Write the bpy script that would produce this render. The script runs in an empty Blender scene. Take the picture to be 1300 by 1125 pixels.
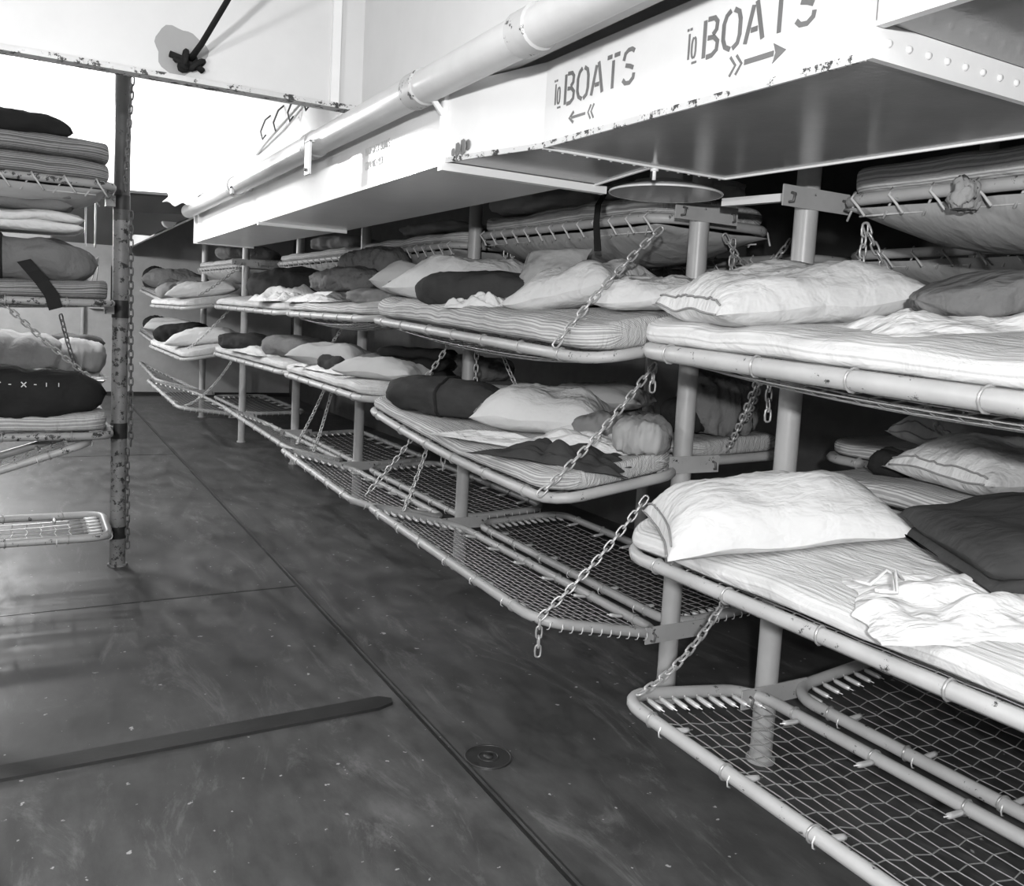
import bpy, math, random
from mathutils import Vector, Matrix, noise
random.seed(7)
C = bpy.context.scene.collection
S = bpy.context.scene
PI = math.pi

# ------------------------------------------------------------------ materials
def new_mat(name):
    m = bpy.data.materials.new(name); m.use_nodes = True
    nt = m.node_tree; nt.nodes.clear()
    out = nt.nodes.new('ShaderNodeOutputMaterial'); b = nt.nodes.new('ShaderNodeBsdfPrincipled')
    nt.links.new(b.outputs[0], out.inputs[0])
    return m, nt, b
def g(v): return (v, v, v, 1)
def ramp(nt, src, stops):
    r = nt.nodes.new('ShaderNodeValToRGB'); e = r.color_ramp.elements
    e[0].position, e[0].color = stops[0][0], g(stops[0][1])
    e[1].position, e[1].color = stops[-1][0], g(stops[-1][1])
    for p, c in stops[1:-1]:
        x = e.new(p); x.color = g(c)
    nt.links.new(src, r.inputs[0]); return r
def noise_tex(nt, scale, detail=4, rough=.5, stretch=None, coord='Object'):
    tc = nt.nodes.new('ShaderNodeTexCoord'); n = nt.nodes.new('ShaderNodeTexNoise')
    n.inputs['Scale'].default_value = scale; n.inputs['Detail'].default_value = detail; n.inputs['Roughness'].default_value = rough
    src = tc.outputs[coord]
    if stretch:
        mp = nt.nodes.new('ShaderNodeMapping'); mp.inputs['Scale'].default_value = stretch
        nt.links.new(src, mp.inputs[0]); src = mp.outputs[0]
    nt.links.new(src, n.inputs['Vector']); return n
def bump(nt, b, src, strength, dist=.01, prev=None):
    bp = nt.nodes.new('ShaderNodeBump'); bp.inputs['Strength'].default_value = strength; bp.inputs['Distance'].default_value = dist
    nt.links.new(src, bp.inputs['Height'])
    if prev: nt.links.new(prev.outputs[0], bp.inputs['Normal'])
    nt.links.new(bp.outputs[0], b.inputs['Normal']); return bp
def mul(nt, a, b_, f=1.0, mode='MULTIPLY'):
    m = nt.nodes.new('ShaderNodeMix'); m.data_type = 'RGBA'; m.blend_type = mode; m.inputs[0].default_value = f
    nt.links.new(a, m.inputs[6]); nt.links.new(b_, m.inputs[7]); return m
def paint(name, v, rough=.45, chips=.0, dirt=.15, metal=0, chipcol=.04, spec=.5):
    m, nt, b = new_mat(name)
    n = noise_tex(nt, 6, 5, .6)
    r = ramp(nt, n.outputs[0], [(.3, v*(1-dirt)), (.7, v)])
    col = r.outputs[0]
    if chips:
        n2 = noise_tex(nt, 22, 6, .75)
        r2 = ramp(nt, n2.outputs[0], [(.36+chips-.02, chipcol/max(v, .01)), (.36+chips, 1)])
        col = mul(nt, col, r2.outputs[0]).outputs[2]
    nt.links.new(col, b.inputs['Base Color'])
    b.inputs['Roughness'].default_value = rough; b.inputs['Metallic'].default_value = metal
    b.inputs['Specular IOR Level'].default_value = spec
    n3 = noise_tex(nt, 60, 3); bump(nt, b, n3.outputs[0], .12, .003)
    return m
def cloth(name, v, var=.12, fine=400, wr=.5, rough=.9, wscale=7):
    m, nt, b = new_mat(name)
    n = noise_tex(nt, 5, 4, .6)
    r = ramp(nt, n.outputs[0], [(.3, v*(1-var)), (.7, v)])
    nt.links.new(r.outputs[0], b.inputs['Base Color'])
    b.inputs['Roughness'].default_value = rough; b.inputs['Specular IOR Level'].default_value = .15
    n2 = noise_tex(nt, wscale, 3, .5, (1, 1.8, 1)); n2.inputs['Distortion'].default_value = .25
    b1 = bump(nt, b, n2.outputs[0], wr, .03)
    n3 = noise_tex(nt, fine, 2); bump(nt, b, n3.outputs[0], .15, .002, b1)
    return m
def ticking(name, base, line, pitch=.034):
    """mattress ticking: thin dark stripes that run along the length (uv y = metres around the section)"""
    m, nt, b = new_mat(name)
    uv = nt.nodes.new('ShaderNodeUVMap'); uv.uv_map = 'UVMap'
    sp = nt.nodes.new('ShaderNodeSeparateXYZ'); nt.links.new(uv.outputs[0], sp.inputs[0])
    n = noise_tex(nt, 4, 3); 
    ma = nt.nodes.new('ShaderNodeMath'); ma.operation = 'MULTIPLY_ADD'; nt.links.new(n.outputs[0], ma.inputs[0]); ma.inputs[1].default_value = .02
    nt.links.new(sp.outputs[1], ma.inputs[2])
    di = nt.nodes.new('ShaderNodeMath'); di.operation = 'DIVIDE'; nt.links.new(ma.outputs[0], di.inputs[0]); di.inputs[1].default_value = pitch
    fr = nt.nodes.new('ShaderNodeMath'); fr.operation = 'FRACT'; nt.links.new(di.outputs[0], fr.inputs[0])
    r = ramp(nt, fr.outputs[0], [(0, base), (.08, base), (.13, line), (.2, line), (.25, base), (.36, base), (.40, line*1.2), (.62, line*1.2), (.66, base), (.80, base), (.84, line), (.9, line), (.95, base), (1, base)])
    n1 = noise_tex(nt, 6, 4); r1 = ramp(nt, n1.outputs[0], [(.3, .82), (.65, 1)])
    mm = mul(nt, r.outputs[0], r1.outputs[0]); nt.links.new(mm.outputs[2], b.inputs['Base Color'])
    b.inputs['Roughness'].default_value = .9; b.inputs['Specular IOR Level'].default_value = .1
    n2 = noise_tex(nt, 9, 5, .6, (2.5, .6, 1)); n2.inputs['Distortion'].default_value = 1
    bump(nt, b, n2.outputs[0], .55, .03)
    return m
M = {}
M['frame'] = paint('bunk_frame_paint', .50, .42, .02, .18)
M['frame_old'] = paint('chipped_frame_paint', .40, .5, .075, .3)
M['post'] = paint('stanchion_paint', .50, .35, .0, .12)
M['pole_old'] = paint('rusty_stanchion_paint', .30, .5, .09, .45)
M['dark_pole'] = paint('dark_band_paint', .03, .5, 0, .3)
M['white'] = paint('white_bulkhead_paint', .88, .42, .0, .06)
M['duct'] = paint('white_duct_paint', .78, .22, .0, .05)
M['duct_under_shade'] = paint('duct_underside_shade_gloss', .30, .16, 0, .12)  # underside shade put into a darker glossy copy of the duct paint
M['beam'] = paint('beam_paint', .68, .45, .0, .05)
M['chip_edge'] = paint('chipped_white_paint', .66, .5, .10, .2)
M['trim_white'] = paint('flange_paint', .85, .4, 0, .05)
M['grey_wall'] = paint('grey_bulkhead_paint', .50, .5, 0, .15)
M['hull'] = paint('hull_side_paint', .10, .6, 0, .3)
M['wire'] = paint('galvanised_wire', .50, .35, 0, .1, .5)
M['spring'] = paint('coil_spring_steel', .85, .3, 0, .1, .3)
M['chain'] = paint('galvanised_chain', .62, .35, 0, .25, .4)
M['chain_dark'] = paint('tarnished_chain', .16, .5, 0, .3, .4)
M['rope'] = cloth('lashing_cord', .68, .1, 300, .3)
M['stencil'] = paint('stencil_paint', .20, .6, 0, .35)
M['stencil_faint'] = paint('faded_stencil_paint', .52, .6, 0, .1)
M['grey_patch'] = paint('primer_patch', .22, .6, 0, .3)
M['black_rope'] = cloth('tarred_rope', .02, .2, 200, .6)
M['pillow_white'] = cloth('white_pillow_cotton', .70, .05, 500, .6, wscale=11)
M['pillow_grey'] = cloth('cream_pillow_cotton', .55, .1, 500, .4)
M['canvas_lt'] = cloth('light_canvas', .42, .12, 500, .45)
M['canvas'] = cloth('grey_canvas', .26, .18, 500, .5)
M['sheet'] = cloth('white_bed_sheet', .78, .05, 500, .9, wscale=10)
M['wool'] = cloth('navy_wool_blanket', .028, .25, 250, .6)
M['wool_grey'] = cloth('dark_grey_wool', .060, .3, 250, .7)
M['duffel'] = cloth('grey_seabag_canvas', .20, .2, 400, .7, wscale=11)
M['khaki'] = cloth('mid_grey_dungaree', .20, .3, 300, .8, wscale=12)
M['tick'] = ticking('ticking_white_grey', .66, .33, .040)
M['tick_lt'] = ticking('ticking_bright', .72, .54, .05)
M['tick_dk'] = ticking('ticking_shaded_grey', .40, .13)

def floor_mat():
    m, nt, b = new_mat('worn_deck_linoleum')
    n = noise_tex(nt, 1.3, 6, .6); r = ramp(nt, n.outputs[0], [(.3, .048), (.55, .078), (.75, .13)])
    n2 = noise_tex(nt, 9, 6, .7, (1, .35, 1)); r2 = ramp(nt, n2.outputs[0], [(.35, .68), (.65, 1.3)])
    c = mul(nt, r.outputs[0], r2.outputs[0]).outputs[2]
    n3 = noise_tex(nt, 26, 3, .5); r3 = ramp(nt, n3.outputs[0], [(.70, 0), (.73, .35)])      # pale flecks
    c = mul(nt, c, r3.outputs[0], 1, 'ADD').outputs[2]
    n4 = noise_tex(nt, 3.2, 8, .8, (1, .25, 1)); n4.inputs['Distortion'].default_value = 2
    r4 = ramp(nt, n4.outputs[0], [(.54, 0), (.68, .08)])
    c = mul(nt, c, r4.outputs[0], 1, 'ADD').outputs[2]
    nt.links.new(c, b.inputs['Base Color'])
    rr = ramp(nt, n2.outputs[0], [(.3, .38), (.7, .6)]); nt.links.new(rr.outputs[0], b.inputs['Roughness'])
    bump(nt, b, n2.outputs[0], .25, .004)
    return m
M['floor'] = floor_mat()
M['seam'] = paint('deck_seam', .018, .5, 0, .2)
M['strip'] = paint('deck_strip', .035, .4, 0, .35)
M['drain'] = paint('drain_metal', .06, .4, .04, .4, .3)

# ------------------------------------------------------------------ mesh helpers
class MB:
    def __init__(s): s.v = []; s.f = []; s.uv = None
    def add(s, vs, fs):
        o = len(s.v); s.v += [tuple(v) for v in vs]; s.f += [tuple(i+o for i in f) for f in fs]; return s
    def box(s, x0, x1, y0, y1, z0, z1):
        return s.add([(x, y, z) for z in (z0, z1) for y in (y0, y1) for x in (x0, x1)],
                     [(0, 2, 3, 1), (4, 5, 7, 6), (0, 1, 5, 4), (2, 6, 7, 3), (0, 4, 6, 2), (1, 3, 7, 5)])
    def hexa(s, b4, t4):
        return s.add(list(b4)+list(t4), [(0, 3, 2, 1), (4, 5, 6, 7), (0, 1, 5, 4), (1, 2, 6, 5), (2, 3, 7, 6), (3, 0, 4, 7)])
    def prism(s, poly, z0, z1):
        n = len(poly)
        return s.add([(x, y, z0) for x, y in poly]+[(x, y, z1) for x, y in poly],
                     [tuple(range(n-1, -1, -1)), tuple(range(n, 2*n))]+[(i, (i+1) % n, n+(i+1) % n, n+i) for i in range(n)])
    def tube(s, pts, r, n=8, closed=False, caps=True):
        pts = [Vector(p) for p in pts]; N = len(pts)
        rr = r if isinstance(r, (list, tuple)) else [r]*N
        up = None; o = len(s.v)
        for i, p in enumerate(pts):
            a = pts[(i-1) % N] if (closed or i > 0) else p
            b = pts[(i+1) % N] if (closed or i < N-1) else p
            d = (b-a).normalized()
            if up is None:
                up = d.orthogonal().normalized()
            up = (up - d*up.dot(d))
            if up.length < 1e-6: up = d.orthogonal()
            up.normalize(); w = d.cross(up)
            for k in range(n):
                t = 2*PI*k/n; q = p + (up*math.cos(t)+w*math.sin(t))*rr[i]
                s.v.append(tuple(q))
        M_ = N if closed else N-1
        if closed:  # find twist offset
            a = Vector(s.v[o]); best = min(range(n), key=lambda k: (Vector(s.v[o+(N-1)*n+k])-a).length)
        for i in range(M_):
            for k in range(n):
                k2 = (k+1) % n
                if closed and i == N-1:
                    s.f.append((o+i*n+(k+best) % n, o+i*n+(k2+best) % n, o+k2, o+k))
                else:
                    s.f.append((o+i*n+k, o+i*n+k2, o+(i+1)*n+k2, o+(i+1)*n+k))
        if caps and not closed:
            s.f.append(tuple(o+k for k in range(n-1, -1, -1))); s.f.append(tuple(o+(N-1)*n+k for k in range(n)))
        return s
    def grid(s, fn, nu, nv, closeu=False):
        o = len(s.v); cu = nu if closeu else nu+1
        for j in range(nv+1):
            for i in range(cu):
                s.v.append(tuple(fn(i/nu, j/nv)))
        for j in range(nv):
            for i in range(nu):
                i2 = (i+1) % cu
                s.f.append((o+j*cu+i, o+j*cu+i2, o+(j+1)*cu+i2, o+(j+1)*cu+i))
        return s
    def mesh(s, name, mat, smooth=True):
        me = bpy.data.meshes.new(name); me.from_pydata(s.v, [], s.f); me.update()
        if mat: me.materials.append(mat)
        if smooth:
            me.polygons.foreach_set('use_smooth', [True]*len(me.polygons))
        return me
def smooth_by_angle(o, deg=35):
    me = o.data
    try:
        me.set_sharp_from_angle(angle=math.radians(deg))
    except Exception: pass
def obj(name, mb, mat, parent=None, smooth=True, sharp=False):
    me = mb.mesh(name, mat, smooth) if isinstance(mb, MB) else mb
    o = bpy.data.objects.new(name, me); C.objects.link(o)
    if parent: o.parent = parent
    if sharp: smooth_by_angle(o)
    return o
def tag(o, label=None, cat=None, group=None, kind=None):
    if label: o['label'] = label
    if cat: o['category'] = cat
    if group: o['group'] = group
    if kind: o['kind'] = kind
    return o
def empty(name, loc=(0, 0, 0)):
    o = bpy.data.objects.new(name, None); o.location = loc; o.empty_display_size = .1; C.objects.link(o); return o
def shift(mb, d):
    mb.v = [(x-d[0], y-d[1], z-d[2]) for x, y, z in mb.v]; return mb
def N3(p, s=1.0, seed=0):
    return noise.noise(Vector((p[0]*s+seed*7.3, p[1]*s-seed*3.1, p[2]*s+seed*1.7)))

# ------------------------------------------------------------------ the setting
def struct(name, mb, mat, label=None, smooth=False):
    o = obj(name, mb, mat, None, smooth); o['kind'] = 'structure'
    if label: o['label'] = label
    return o
struct('floor', MB().box(-4, 4.2, -2.5, 15.6, -.1, 0), M['floor'], 'worn dark deck floor')
struct('ceiling', MB().box(-4, 4.2, -2.5, 15.6, 3.0, 3.1), M['white'], 'white painted deckhead')
struct('wall_far', MB().box(-4, 4.2, 15.5, 15.6, 0, 3.0), M['grey_wall'], 'grey bulkhead at the far end of the aisle')
struct('wall_right', MB().box(4.1, 4.2, -2.5, 15.5, 0, 3.0), M['hull'], 'dark hull side behind the bunks')
struct('wall_left', MB().box(-4.1, -4, -2.5, 15.6, 0, 3.0), M['grey_wall'], 'grey bulkhead left of the bunks')
struct('baseboard_far', MB().box(-4, 4.1, 15.44, 15.5, 0, .06), M['seam'])
# raised deck seams
struct('trim_1', MB().box(1.322, 1.334, -1, 15.4, 0, .004), M['seam'], 'dark seam running down the aisle')
struct('trim_2', MB().box(1.348, 1.353, -1, 15.4, 0, .003), M['strip'], 'thin seam line beside the aisle seam')
poly = [(-1.6, 3.03), (1.21, 3.085), (1.275, 3.11), (1.285, 3.15), (1.24, 3.185), (-1.6, 3.12)]
struct('trim_3', MB().prism(poly, 0, .012), M['strip'], 'dark raised strip across the deck')
struct('trim_4', MB().box(-1.6, 1.32, 4.72, 4.735, 0, .002), M['strip'])
struct('trim_5', MB().box(-1.6, 1.32, 9.4, 9.415, 0, .002), M['strip'])
arc = [(1.02+.13*math.cos(a), 4.28+.2*math.sin(a), .003) for a in [(-.5+i*.13)*1 for i in range(12)]]
# floor drain
def disc(mb, c, r, z0, z1, n=40, r2=None):
    r2 = r2 or r
    v = [(c[0]+r*math.cos(2*PI*k/n), c[1]+r*math.sin(2*PI*k/n), z0) for k in range(n)]+[(c[0]+r2*math.cos(2*PI*k/n), c[1]+r2*math.sin(2*PI*k/n), z1) for k in range(n)]
    mb.add(v, [tuple(range(n-1, -1, -1)), tuple(range(n, 2*n))]+[(k, (k+1) % n, n+(k+1) % n, n+k) for k in range(n)]); return mb
dx, dy = .926*1.55, 1.669*1.55
t = empty('floor_drain', (dx, dy, 0)); tag(t, 'round dark drain plate set in the deck beside the long seam', 'drain')
def ring(mb, r, rr, z, n=40, m=6):
    mb.tube([(r*math.cos(2*PI*k/n), r*math.sin(2*PI*k/n), z) for k in range(n)], rr, m, closed=True)
    return mb
obj('plate', disc(MB(), (0, 0), .085, 0, .004, r2=.083), M['drain'], t, False)
obj('rim', ring(MB(), .082, .004, .004), M['drain'], t)
obj('hub', ring(disc(MB(), (0, 0), .018, .004, .009, 20), .035, .003, .005, 24), M['drain'], t)
# transverse beam with chipped lower flange
bx = struct('ceiling_beam', MB().box(-4, 1.22, 3.60, 3.62, 2.40, 3.0), M['beam'], 'deep painted deck beam crossing overhead, nearest')
obj('flange', MB().box(-4, 1.22, 3.565, 3.64, 2.385, 2.405), M['chip_edge'], bx, False)
obj('end_plate', MB().box(1.08, 1.115, 3.575, 3.60, 2.405, 3.0), M['trim_white'], bx, False)
# a second deep beam further down
bx2 = struct('ceiling_beam', MB().hexa([(-4, 9.0, 2.40), (1.25, 7.05, 2.40), (1.25, 7.09, 2.40), (-4, 9.04, 2.40)], [(-4, 9.0, 3.0), (1.25, 7.05, 3.0), (1.25, 7.09, 3.0), (-4, 9.04, 3.0)]), M['white'], 'white transverse girder beyond the nearest beam')
obj('flange', MB().hexa([(-4, 8.93, 2.375), (1.25, 6.98, 2.375), (1.25, 7.16, 2.375), (-4, 9.11, 2.375)], [(-4, 8.93, 2.40), (1.25, 6.98, 2.40), (1.25, 7.16, 2.40), (-4, 9.11, 2.40)]), M['trim_white'], bx2, False)
struct('ceiling_girder', MB().box(1.22, 1.25, -2.5, 15.5, 2.29, 3.0), M['beam'], 'longitudinal girder face above the overhead pipe')

# rope end on the beam
t = empty('hanging_rope', (.53, 3.60, 2.467)); tag(t, 'black rope tied off at a knot on the nearest beam', 'rope')
obj('rope', MB().tube([(0, -.02, 0), (.02, -.16, .03), (.05, -.45, .10), (.09, -.9, .22), (.14, -1.5, .42), (.16, -1.7, .53)], [.012, .011, .010, .010, .010, .010], 8), M['black_rope'], t)
mb = MB()
for k in range(5):
    c = Vector((random.uniform(-.03, .03), -.03, random.uniform(-.015, .02))); nrm = Vector((random.uniform(-1, 1), random.uniform(-.4, .4), random.uniform(-1, 1))).normalized()
    u = nrm.orthogonal().normalized(); w = nrm.cross(u)
    mb.tube([c+(u*math.cos(a)*.035+w*math.sin(a)*.018) for a in [2*PI*i/14 for i in range(14)]], .010, 6, closed=True)
mb.tube([(-.07, -.02, .012), (-.03, -.03, .0), (.03, -.03, -.02), (.05, -.02, -.03)], .012, 6)
obj('knot', mb, M['black_rope'], t)
pt = MB(); 
pv = []
for k in range(30):
    a = 2*PI*k/30; r = .088*(1+.10*math.sin(3*a+1)+.05*math.sin(7*a)); pv.append((r*math.cos(a)*1.05, 0, r*math.sin(a)))
pt.add([(x, -.0015, z) for x, y, z in pv]+[(x, 0, z) for x, y, z in pv], [tuple(range(30)), tuple(range(59, 29, -1))]+[(i, i+30, (i+1) % 30+30, (i+1) % 30) for i in range(30)])
o = obj('beam_primer_patch', pt, M['beam_patch'] if 'beam_patch' in M else paint('beam_patch_paint', .34, .5, 0, .1), bx, False); o.location = (.50, 3.60, 2.50)
o.name = 'primer_patch'
# wires and hooks on the girder above the pipe
t = empty('cable_clips', (1.2, 5.0, 2.5)); tag(t, 'short cable with hooks on the white overhead beyond the nearest beam', 'cable')
obj('cable', MB().tube([(.01, -.9, .12), (.0, -.5, .09), (-.01, -.1, .03), (0, .25, .0), (.01, .5, -.02)], .009, 6), M['beam'], t)
for k in range(4):
    y = -.7+k*.3
    obj('hook', MB().tube([(.02, y, .16), (-.01, y, .13), (-.035, y, .06), (-.02, y+.01, .02), (.0, y+.02, .05)], .005, 5), M['chain_dark'], t)

# ------------------------------------------------------------------ overhead pipe
t = empty('overhead_pipe', (1.11, 3, 2.285)); tag(t, 'thick painted pipe running lengthwise over the duct edge', 'pipe')
PX, PZ, PR = 1.11, 2.285, .053
obj('pipe', MB().tube([(0, y, 0) for y in (-5.4, -2, -.2, 2, 3, 4.4)], PR, 20), paint('pipe_paint', .62, .32, .0, .12), t, True)
M['joint'] = paint('pipe_joint_paint', .55, .5, .06, .2)
for y in (-1.02, -.30, .9, 2.6, 5.5):
    obj('coupling', MB().tube([(0, y-.05, 0), (0, y-.045, 0), (0, y+.045, 0), (0, y+.05, 0)], [PR, PR+.006, PR+.006, PR], 20), M['joint'], t, True, True)
for y0, z1 in ((3.76, 2.13),):
    o = empty('pipe_hanger', (1.05, y0, 2.2)); tag(o, 'short flat white strap hanging beside the pipe over the far duct', 'bracket')
    obj('strap', MB().box(-.01, 0.0, -.035, .035, -.07, .07), M['trim_white'], o, False)
    obj('bolt', MB().tube([(-.02, 0, -.05), (0, 0, -.05)], .007, 8), M['chain_dark'], o)
    obj('clip', MB().box(-.01, .04, -.035, .035, .065, .075), M['trim_white'], o, False)

# ------------------------------------------------------------------ ducts
ZD = 2.05; ZT = 2.285
near_poly = [(1.17, 2.60), (1.205, 2.45), (1.28, 2.18), (1.29, 1.6), (1.30, 1.10), (2.05, 1.10), (2.03, 1.33), (1.97, 2.18), (1.68, 2.19), (1.75, 2.60)]
t = empty('ventilation_duct', (1.6, 1.8, ZD)); tag(t, 'near white ventilation duct stencilled TO BOATS above the bunks', 'duct')
def rel(mb, o): return shift(mb, o.location)
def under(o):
    me = o.data; me.materials.append(M['duct_under_shade'])
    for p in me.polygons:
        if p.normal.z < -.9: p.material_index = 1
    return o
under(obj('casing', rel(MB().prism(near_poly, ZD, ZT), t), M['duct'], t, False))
NT = t
# bottom seam flanges
mb = MB()
def rib(mb, a, b, w, z0, z1):
    a = Vector(a); b = Vector(b); d = (b-a).normalized(); nrm = Vector((-d.y, d.x))*w
    mb.prism([tuple(a+nrm), tuple(b+nrm), tuple(b-nrm), tuple(a-nrm)][::-1], z0, z1); return mb
rib(mb, (1.28, 2.18), (1.97, 2.18), .004, ZD-.006, ZD)
for k in range(16):
    x = 1.31+k*.043; disc(mb, (x, 2.19), .004, ZD-.007, ZD, 8)
obj('seam_strip', rel(mb, t), M['trim_white'], t, False)
mb = MB(); rib(mb, (2.05, 1.10), (2.03, 1.33), .004, ZD-.006, ZD+.0); rib(mb, (2.03, 1.33), (1.97, 2.18), .004, ZD-.006, ZD)
rib(mb, (1.68, 2.19), (1.75, 2.60), .004, ZD-.006, ZD)
obj('edge_seam', rel(mb, t), M['trim_white'], t, False)
# chipped lower edge
mb = MB(); pp = near_poly[:5]
for a, b in zip(pp[:-1], pp[1:]): rib(mb, a, b, .0035, ZD-.004, ZD+.012)
obj('chipped_edge', rel(mb, t), M['chip_edge'], t, False)
# near riveted flange
mb = MB().box(1.30, 2.10, 1.085, 1.10, ZD-.002, ZD+.062)
obj('end_flange', rel(mb, t), M['trim_white'], t, False)
for k in range(14):
    x = 1.34+k*.055
    obj('rivet', rel(MB().tube([(x, 1.087, ZD+.03), (x, 1.080, ZD+.03)], [.009, .005], 10), t), M['duct'], t)
# far flange with upright (between near and far duct)
mb = MB().box(1.155, 1.80, 2.60, 2.632, ZD-.028, ZD-.002)
mb.box(1.155, 1.192, 2.601, 2.631, ZD-.002, ZT+.02)
obj('end_flange', rel(mb, t), M['trim_white'], t, False)
mb = MB().hexa([(1.06, 2.60, ZT+.0), (1.08, 2.60, ZT-.02), (1.08, 2.64, ZT-.02), (1.06, 2.64, ZT)], [(1.16, 2.60, ZD+.13), (1.16, 2.60, ZD+.10), (1.16, 2.64, ZD+.10), (1.16, 2.64, ZD+.13)])
mb = MB().tube([(1.075, 2.62, ZT+.01), (1.165, 2.62, ZT-.09)], .011, 4)
obj('stay', rel(mb, t), M['trim_white'], t, False)
mb = MB()
for (yy, zz, r) in ((2.545, 2.082, .022), (2.52, 2.086, .026), (2.565, 2.075, .013), (2.495, 2.090, .018)):
    x = 1.17+(2.6-yy)*.233-.001
    mb.tube([(x, yy, zz), (x-.0015, yy, zz)], [r, r*.95], 9)
obj('primer_patch', rel(mb, t), M['grey_patch'], t, False)
# neighbouring duct section that passes nearer the camera, a little higher
t = empty('ventilation_duct', (1.7, .3, 2.11)); tag(t, 'nearest higher duct section past the riveted flange at top right', 'duct')
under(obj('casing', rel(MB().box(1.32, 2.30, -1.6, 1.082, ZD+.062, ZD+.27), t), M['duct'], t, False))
mb = MB().box(1.30, 1.32, -1.6, 1.082, ZD+.052, ZD+.27)
obj('side_panel', rel(mb, t), M['trim_white'], t, False)

# far duct
t = empty('ventilation_duct', (1.45, 5.0, ZD)); tag(t, 'far white ventilation duct with faded lettering, beyond the white flange', 'duct')
far_poly = [(1.17, 2.63), (1.17, 7.45), (1.50, 7.45), (1.72, 5.2), (1.75, 2.63)]
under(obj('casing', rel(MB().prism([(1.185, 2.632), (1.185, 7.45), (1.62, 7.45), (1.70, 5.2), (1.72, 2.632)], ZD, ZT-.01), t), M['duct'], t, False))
mb = MB().box(1.165, 1.70, 5.20, 5.225, ZD-.018, ZD)
obj('end_flange', rel(mb, t), M['trim_white'], t, False)
FT = t
obj('far_end_flange', rel(MB().box(1.165, 1.64, 7.45, 7.47, ZD-.01, ZT+.01), t), M['trim_white'], t, False)
obj('pipe_clip', rel(MB().box(1.06, 1.185, 5.45, 5.50, ZT-.03, ZT+.0).box(1.06, 1.075, 5.45, 5.50, ZT-.06, ZT), t), M['trim_white'], t, False)

# stroke lettering
GL = {
 'T': [[(.0, 1), (.22*1, 1)], [(.34, 1), (.6, 1)], [(.30, .86), (.30, 0)]],
 'O': [[(.26, .0), (.08, .10), (.0, .3), (.0, .7), (.08, .9), (.22, 1)], [(.34, 1), (.50, .9), (.56, .7), (.56, .3), (.50, .1), (.34, 0)]],
 'B': [[(0, 0), (0, 1)], [(.1, 1), (.34, .98), (.44, .86), (.42, .66), (.3, .55)], [(.12, .50), (.34, .48), (.48, .34), (.46, .12), (.3, .01), (.1, 0)]],
 'A': [[(0, 0), (.22, .92)], [(.32, 1), (.56, 0)], [(.17, .3), (.38, .3)]],
 'S': [[(.0, .14), (.12, .02), (.32, 0), (.48, .12), (.5, .26)], [(.46, .42), (.3, .5), (.1, .56)], [(.0, .72), (.06, .92), (.2, 1), (.36, 1), (.48, .92)]],
 'M': [[(0, 0), (0, 1)], [(.04, .95), (.25, .4)], [(.29, .4), (.5, .95)], [(.54, 1), (.54, 0)]],
 'I': [[(0, 0), (0, 1)]], 'N': [[(0, 0), (0, 1)], [(.04, .95), (.4, .08)], [(.44, 0), (.44, 1)]],
 'D': [[(0, 0), (0, 1)], [(.1, 1), (.34, .92), (.46, .7), (.46, .3), (.34, .08), (.1, 0)]],
 'E': [[(0, 0), (0, 1)], [(.08, 1), (.4, 1)], [(.08, .5), (.32, .5)], [(.08, 0), (.4, 0)]],
 'C': [[(.46, .86), (.36, 1), (.2, 1), (.05, .85), (0, .6)], [(0, .4), (.05, .15), (.2, 0), (.36, 0), (.46, .14)]],
 'K': [[(0, 0), (0, 1)], [(.42, 1), (.07, .5)], [(.1, .48), (.44, 0)]],
 'U': [[(0, 1), (0, .25), (.1, .03), (.22, 0)], [(.3, 0), (.42, .05), (.5, .25), (.5, 1)]],
 'P': [[(0, 0), (0, 1)], [(.08, 1), (.36, .97), (.46, .8), (.42, .58), (.1, .5)]],
 'R': [[(0, 0), (0, 1)], [(.08, 1), (.36, .97), (.46, .8), (.42, .6), (.12, .52)], [(.2, .46), (.46, 0)]],
 ' ': [],
}
WID = {'T': .6, 'O': .56, 'B': .48, 'A': .56, 'S': .5, 'M': .54, 'I': .0, 'N': .44, 'D': .46, 'E': .4, 'C': .46, 'K': .44, 'U': .5, 'P': .46, 'R': .46, ' ': .3}
def stroke2d(mb, pts, w, P):
    """flat raised stroke; P maps 2-D (a, b, lift) to 3-D"""
    n = len(pts); L = []; R = []
    for i, p in enumerate(pts):
        a = pts[max(0, i-1)]; b = pts[min(n-1, i+1)]
        d = Vector((b[0]-a[0], b[1]-a[1])); d.normalize(); nr = Vector((-d.y, d.x))*w/2
        L.append((p[0]+nr.x, p[1]+nr.y)); R.append((p[0]-nr.x, p[1]-nr.y))
    for i in range(n-1):
        q = [L[i], L[i+1], R[i+1], R[i]]
        mb.hexa([P(x, y, 0) for x, y in q], [P(x, y, .0012) for x, y in q])
def word(mb, s, a0, b0, hgt, w, P, gap=.16, sx=1.0):
    a = a0
    for ch in s:
        for st in GL[ch]: stroke2d(mb, [(a+p[0]*hgt*sx, b0+p[1]*hgt) for p in st], w, P)
        a += (WID[ch]+gap)*hgt*sx
    return a
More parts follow.
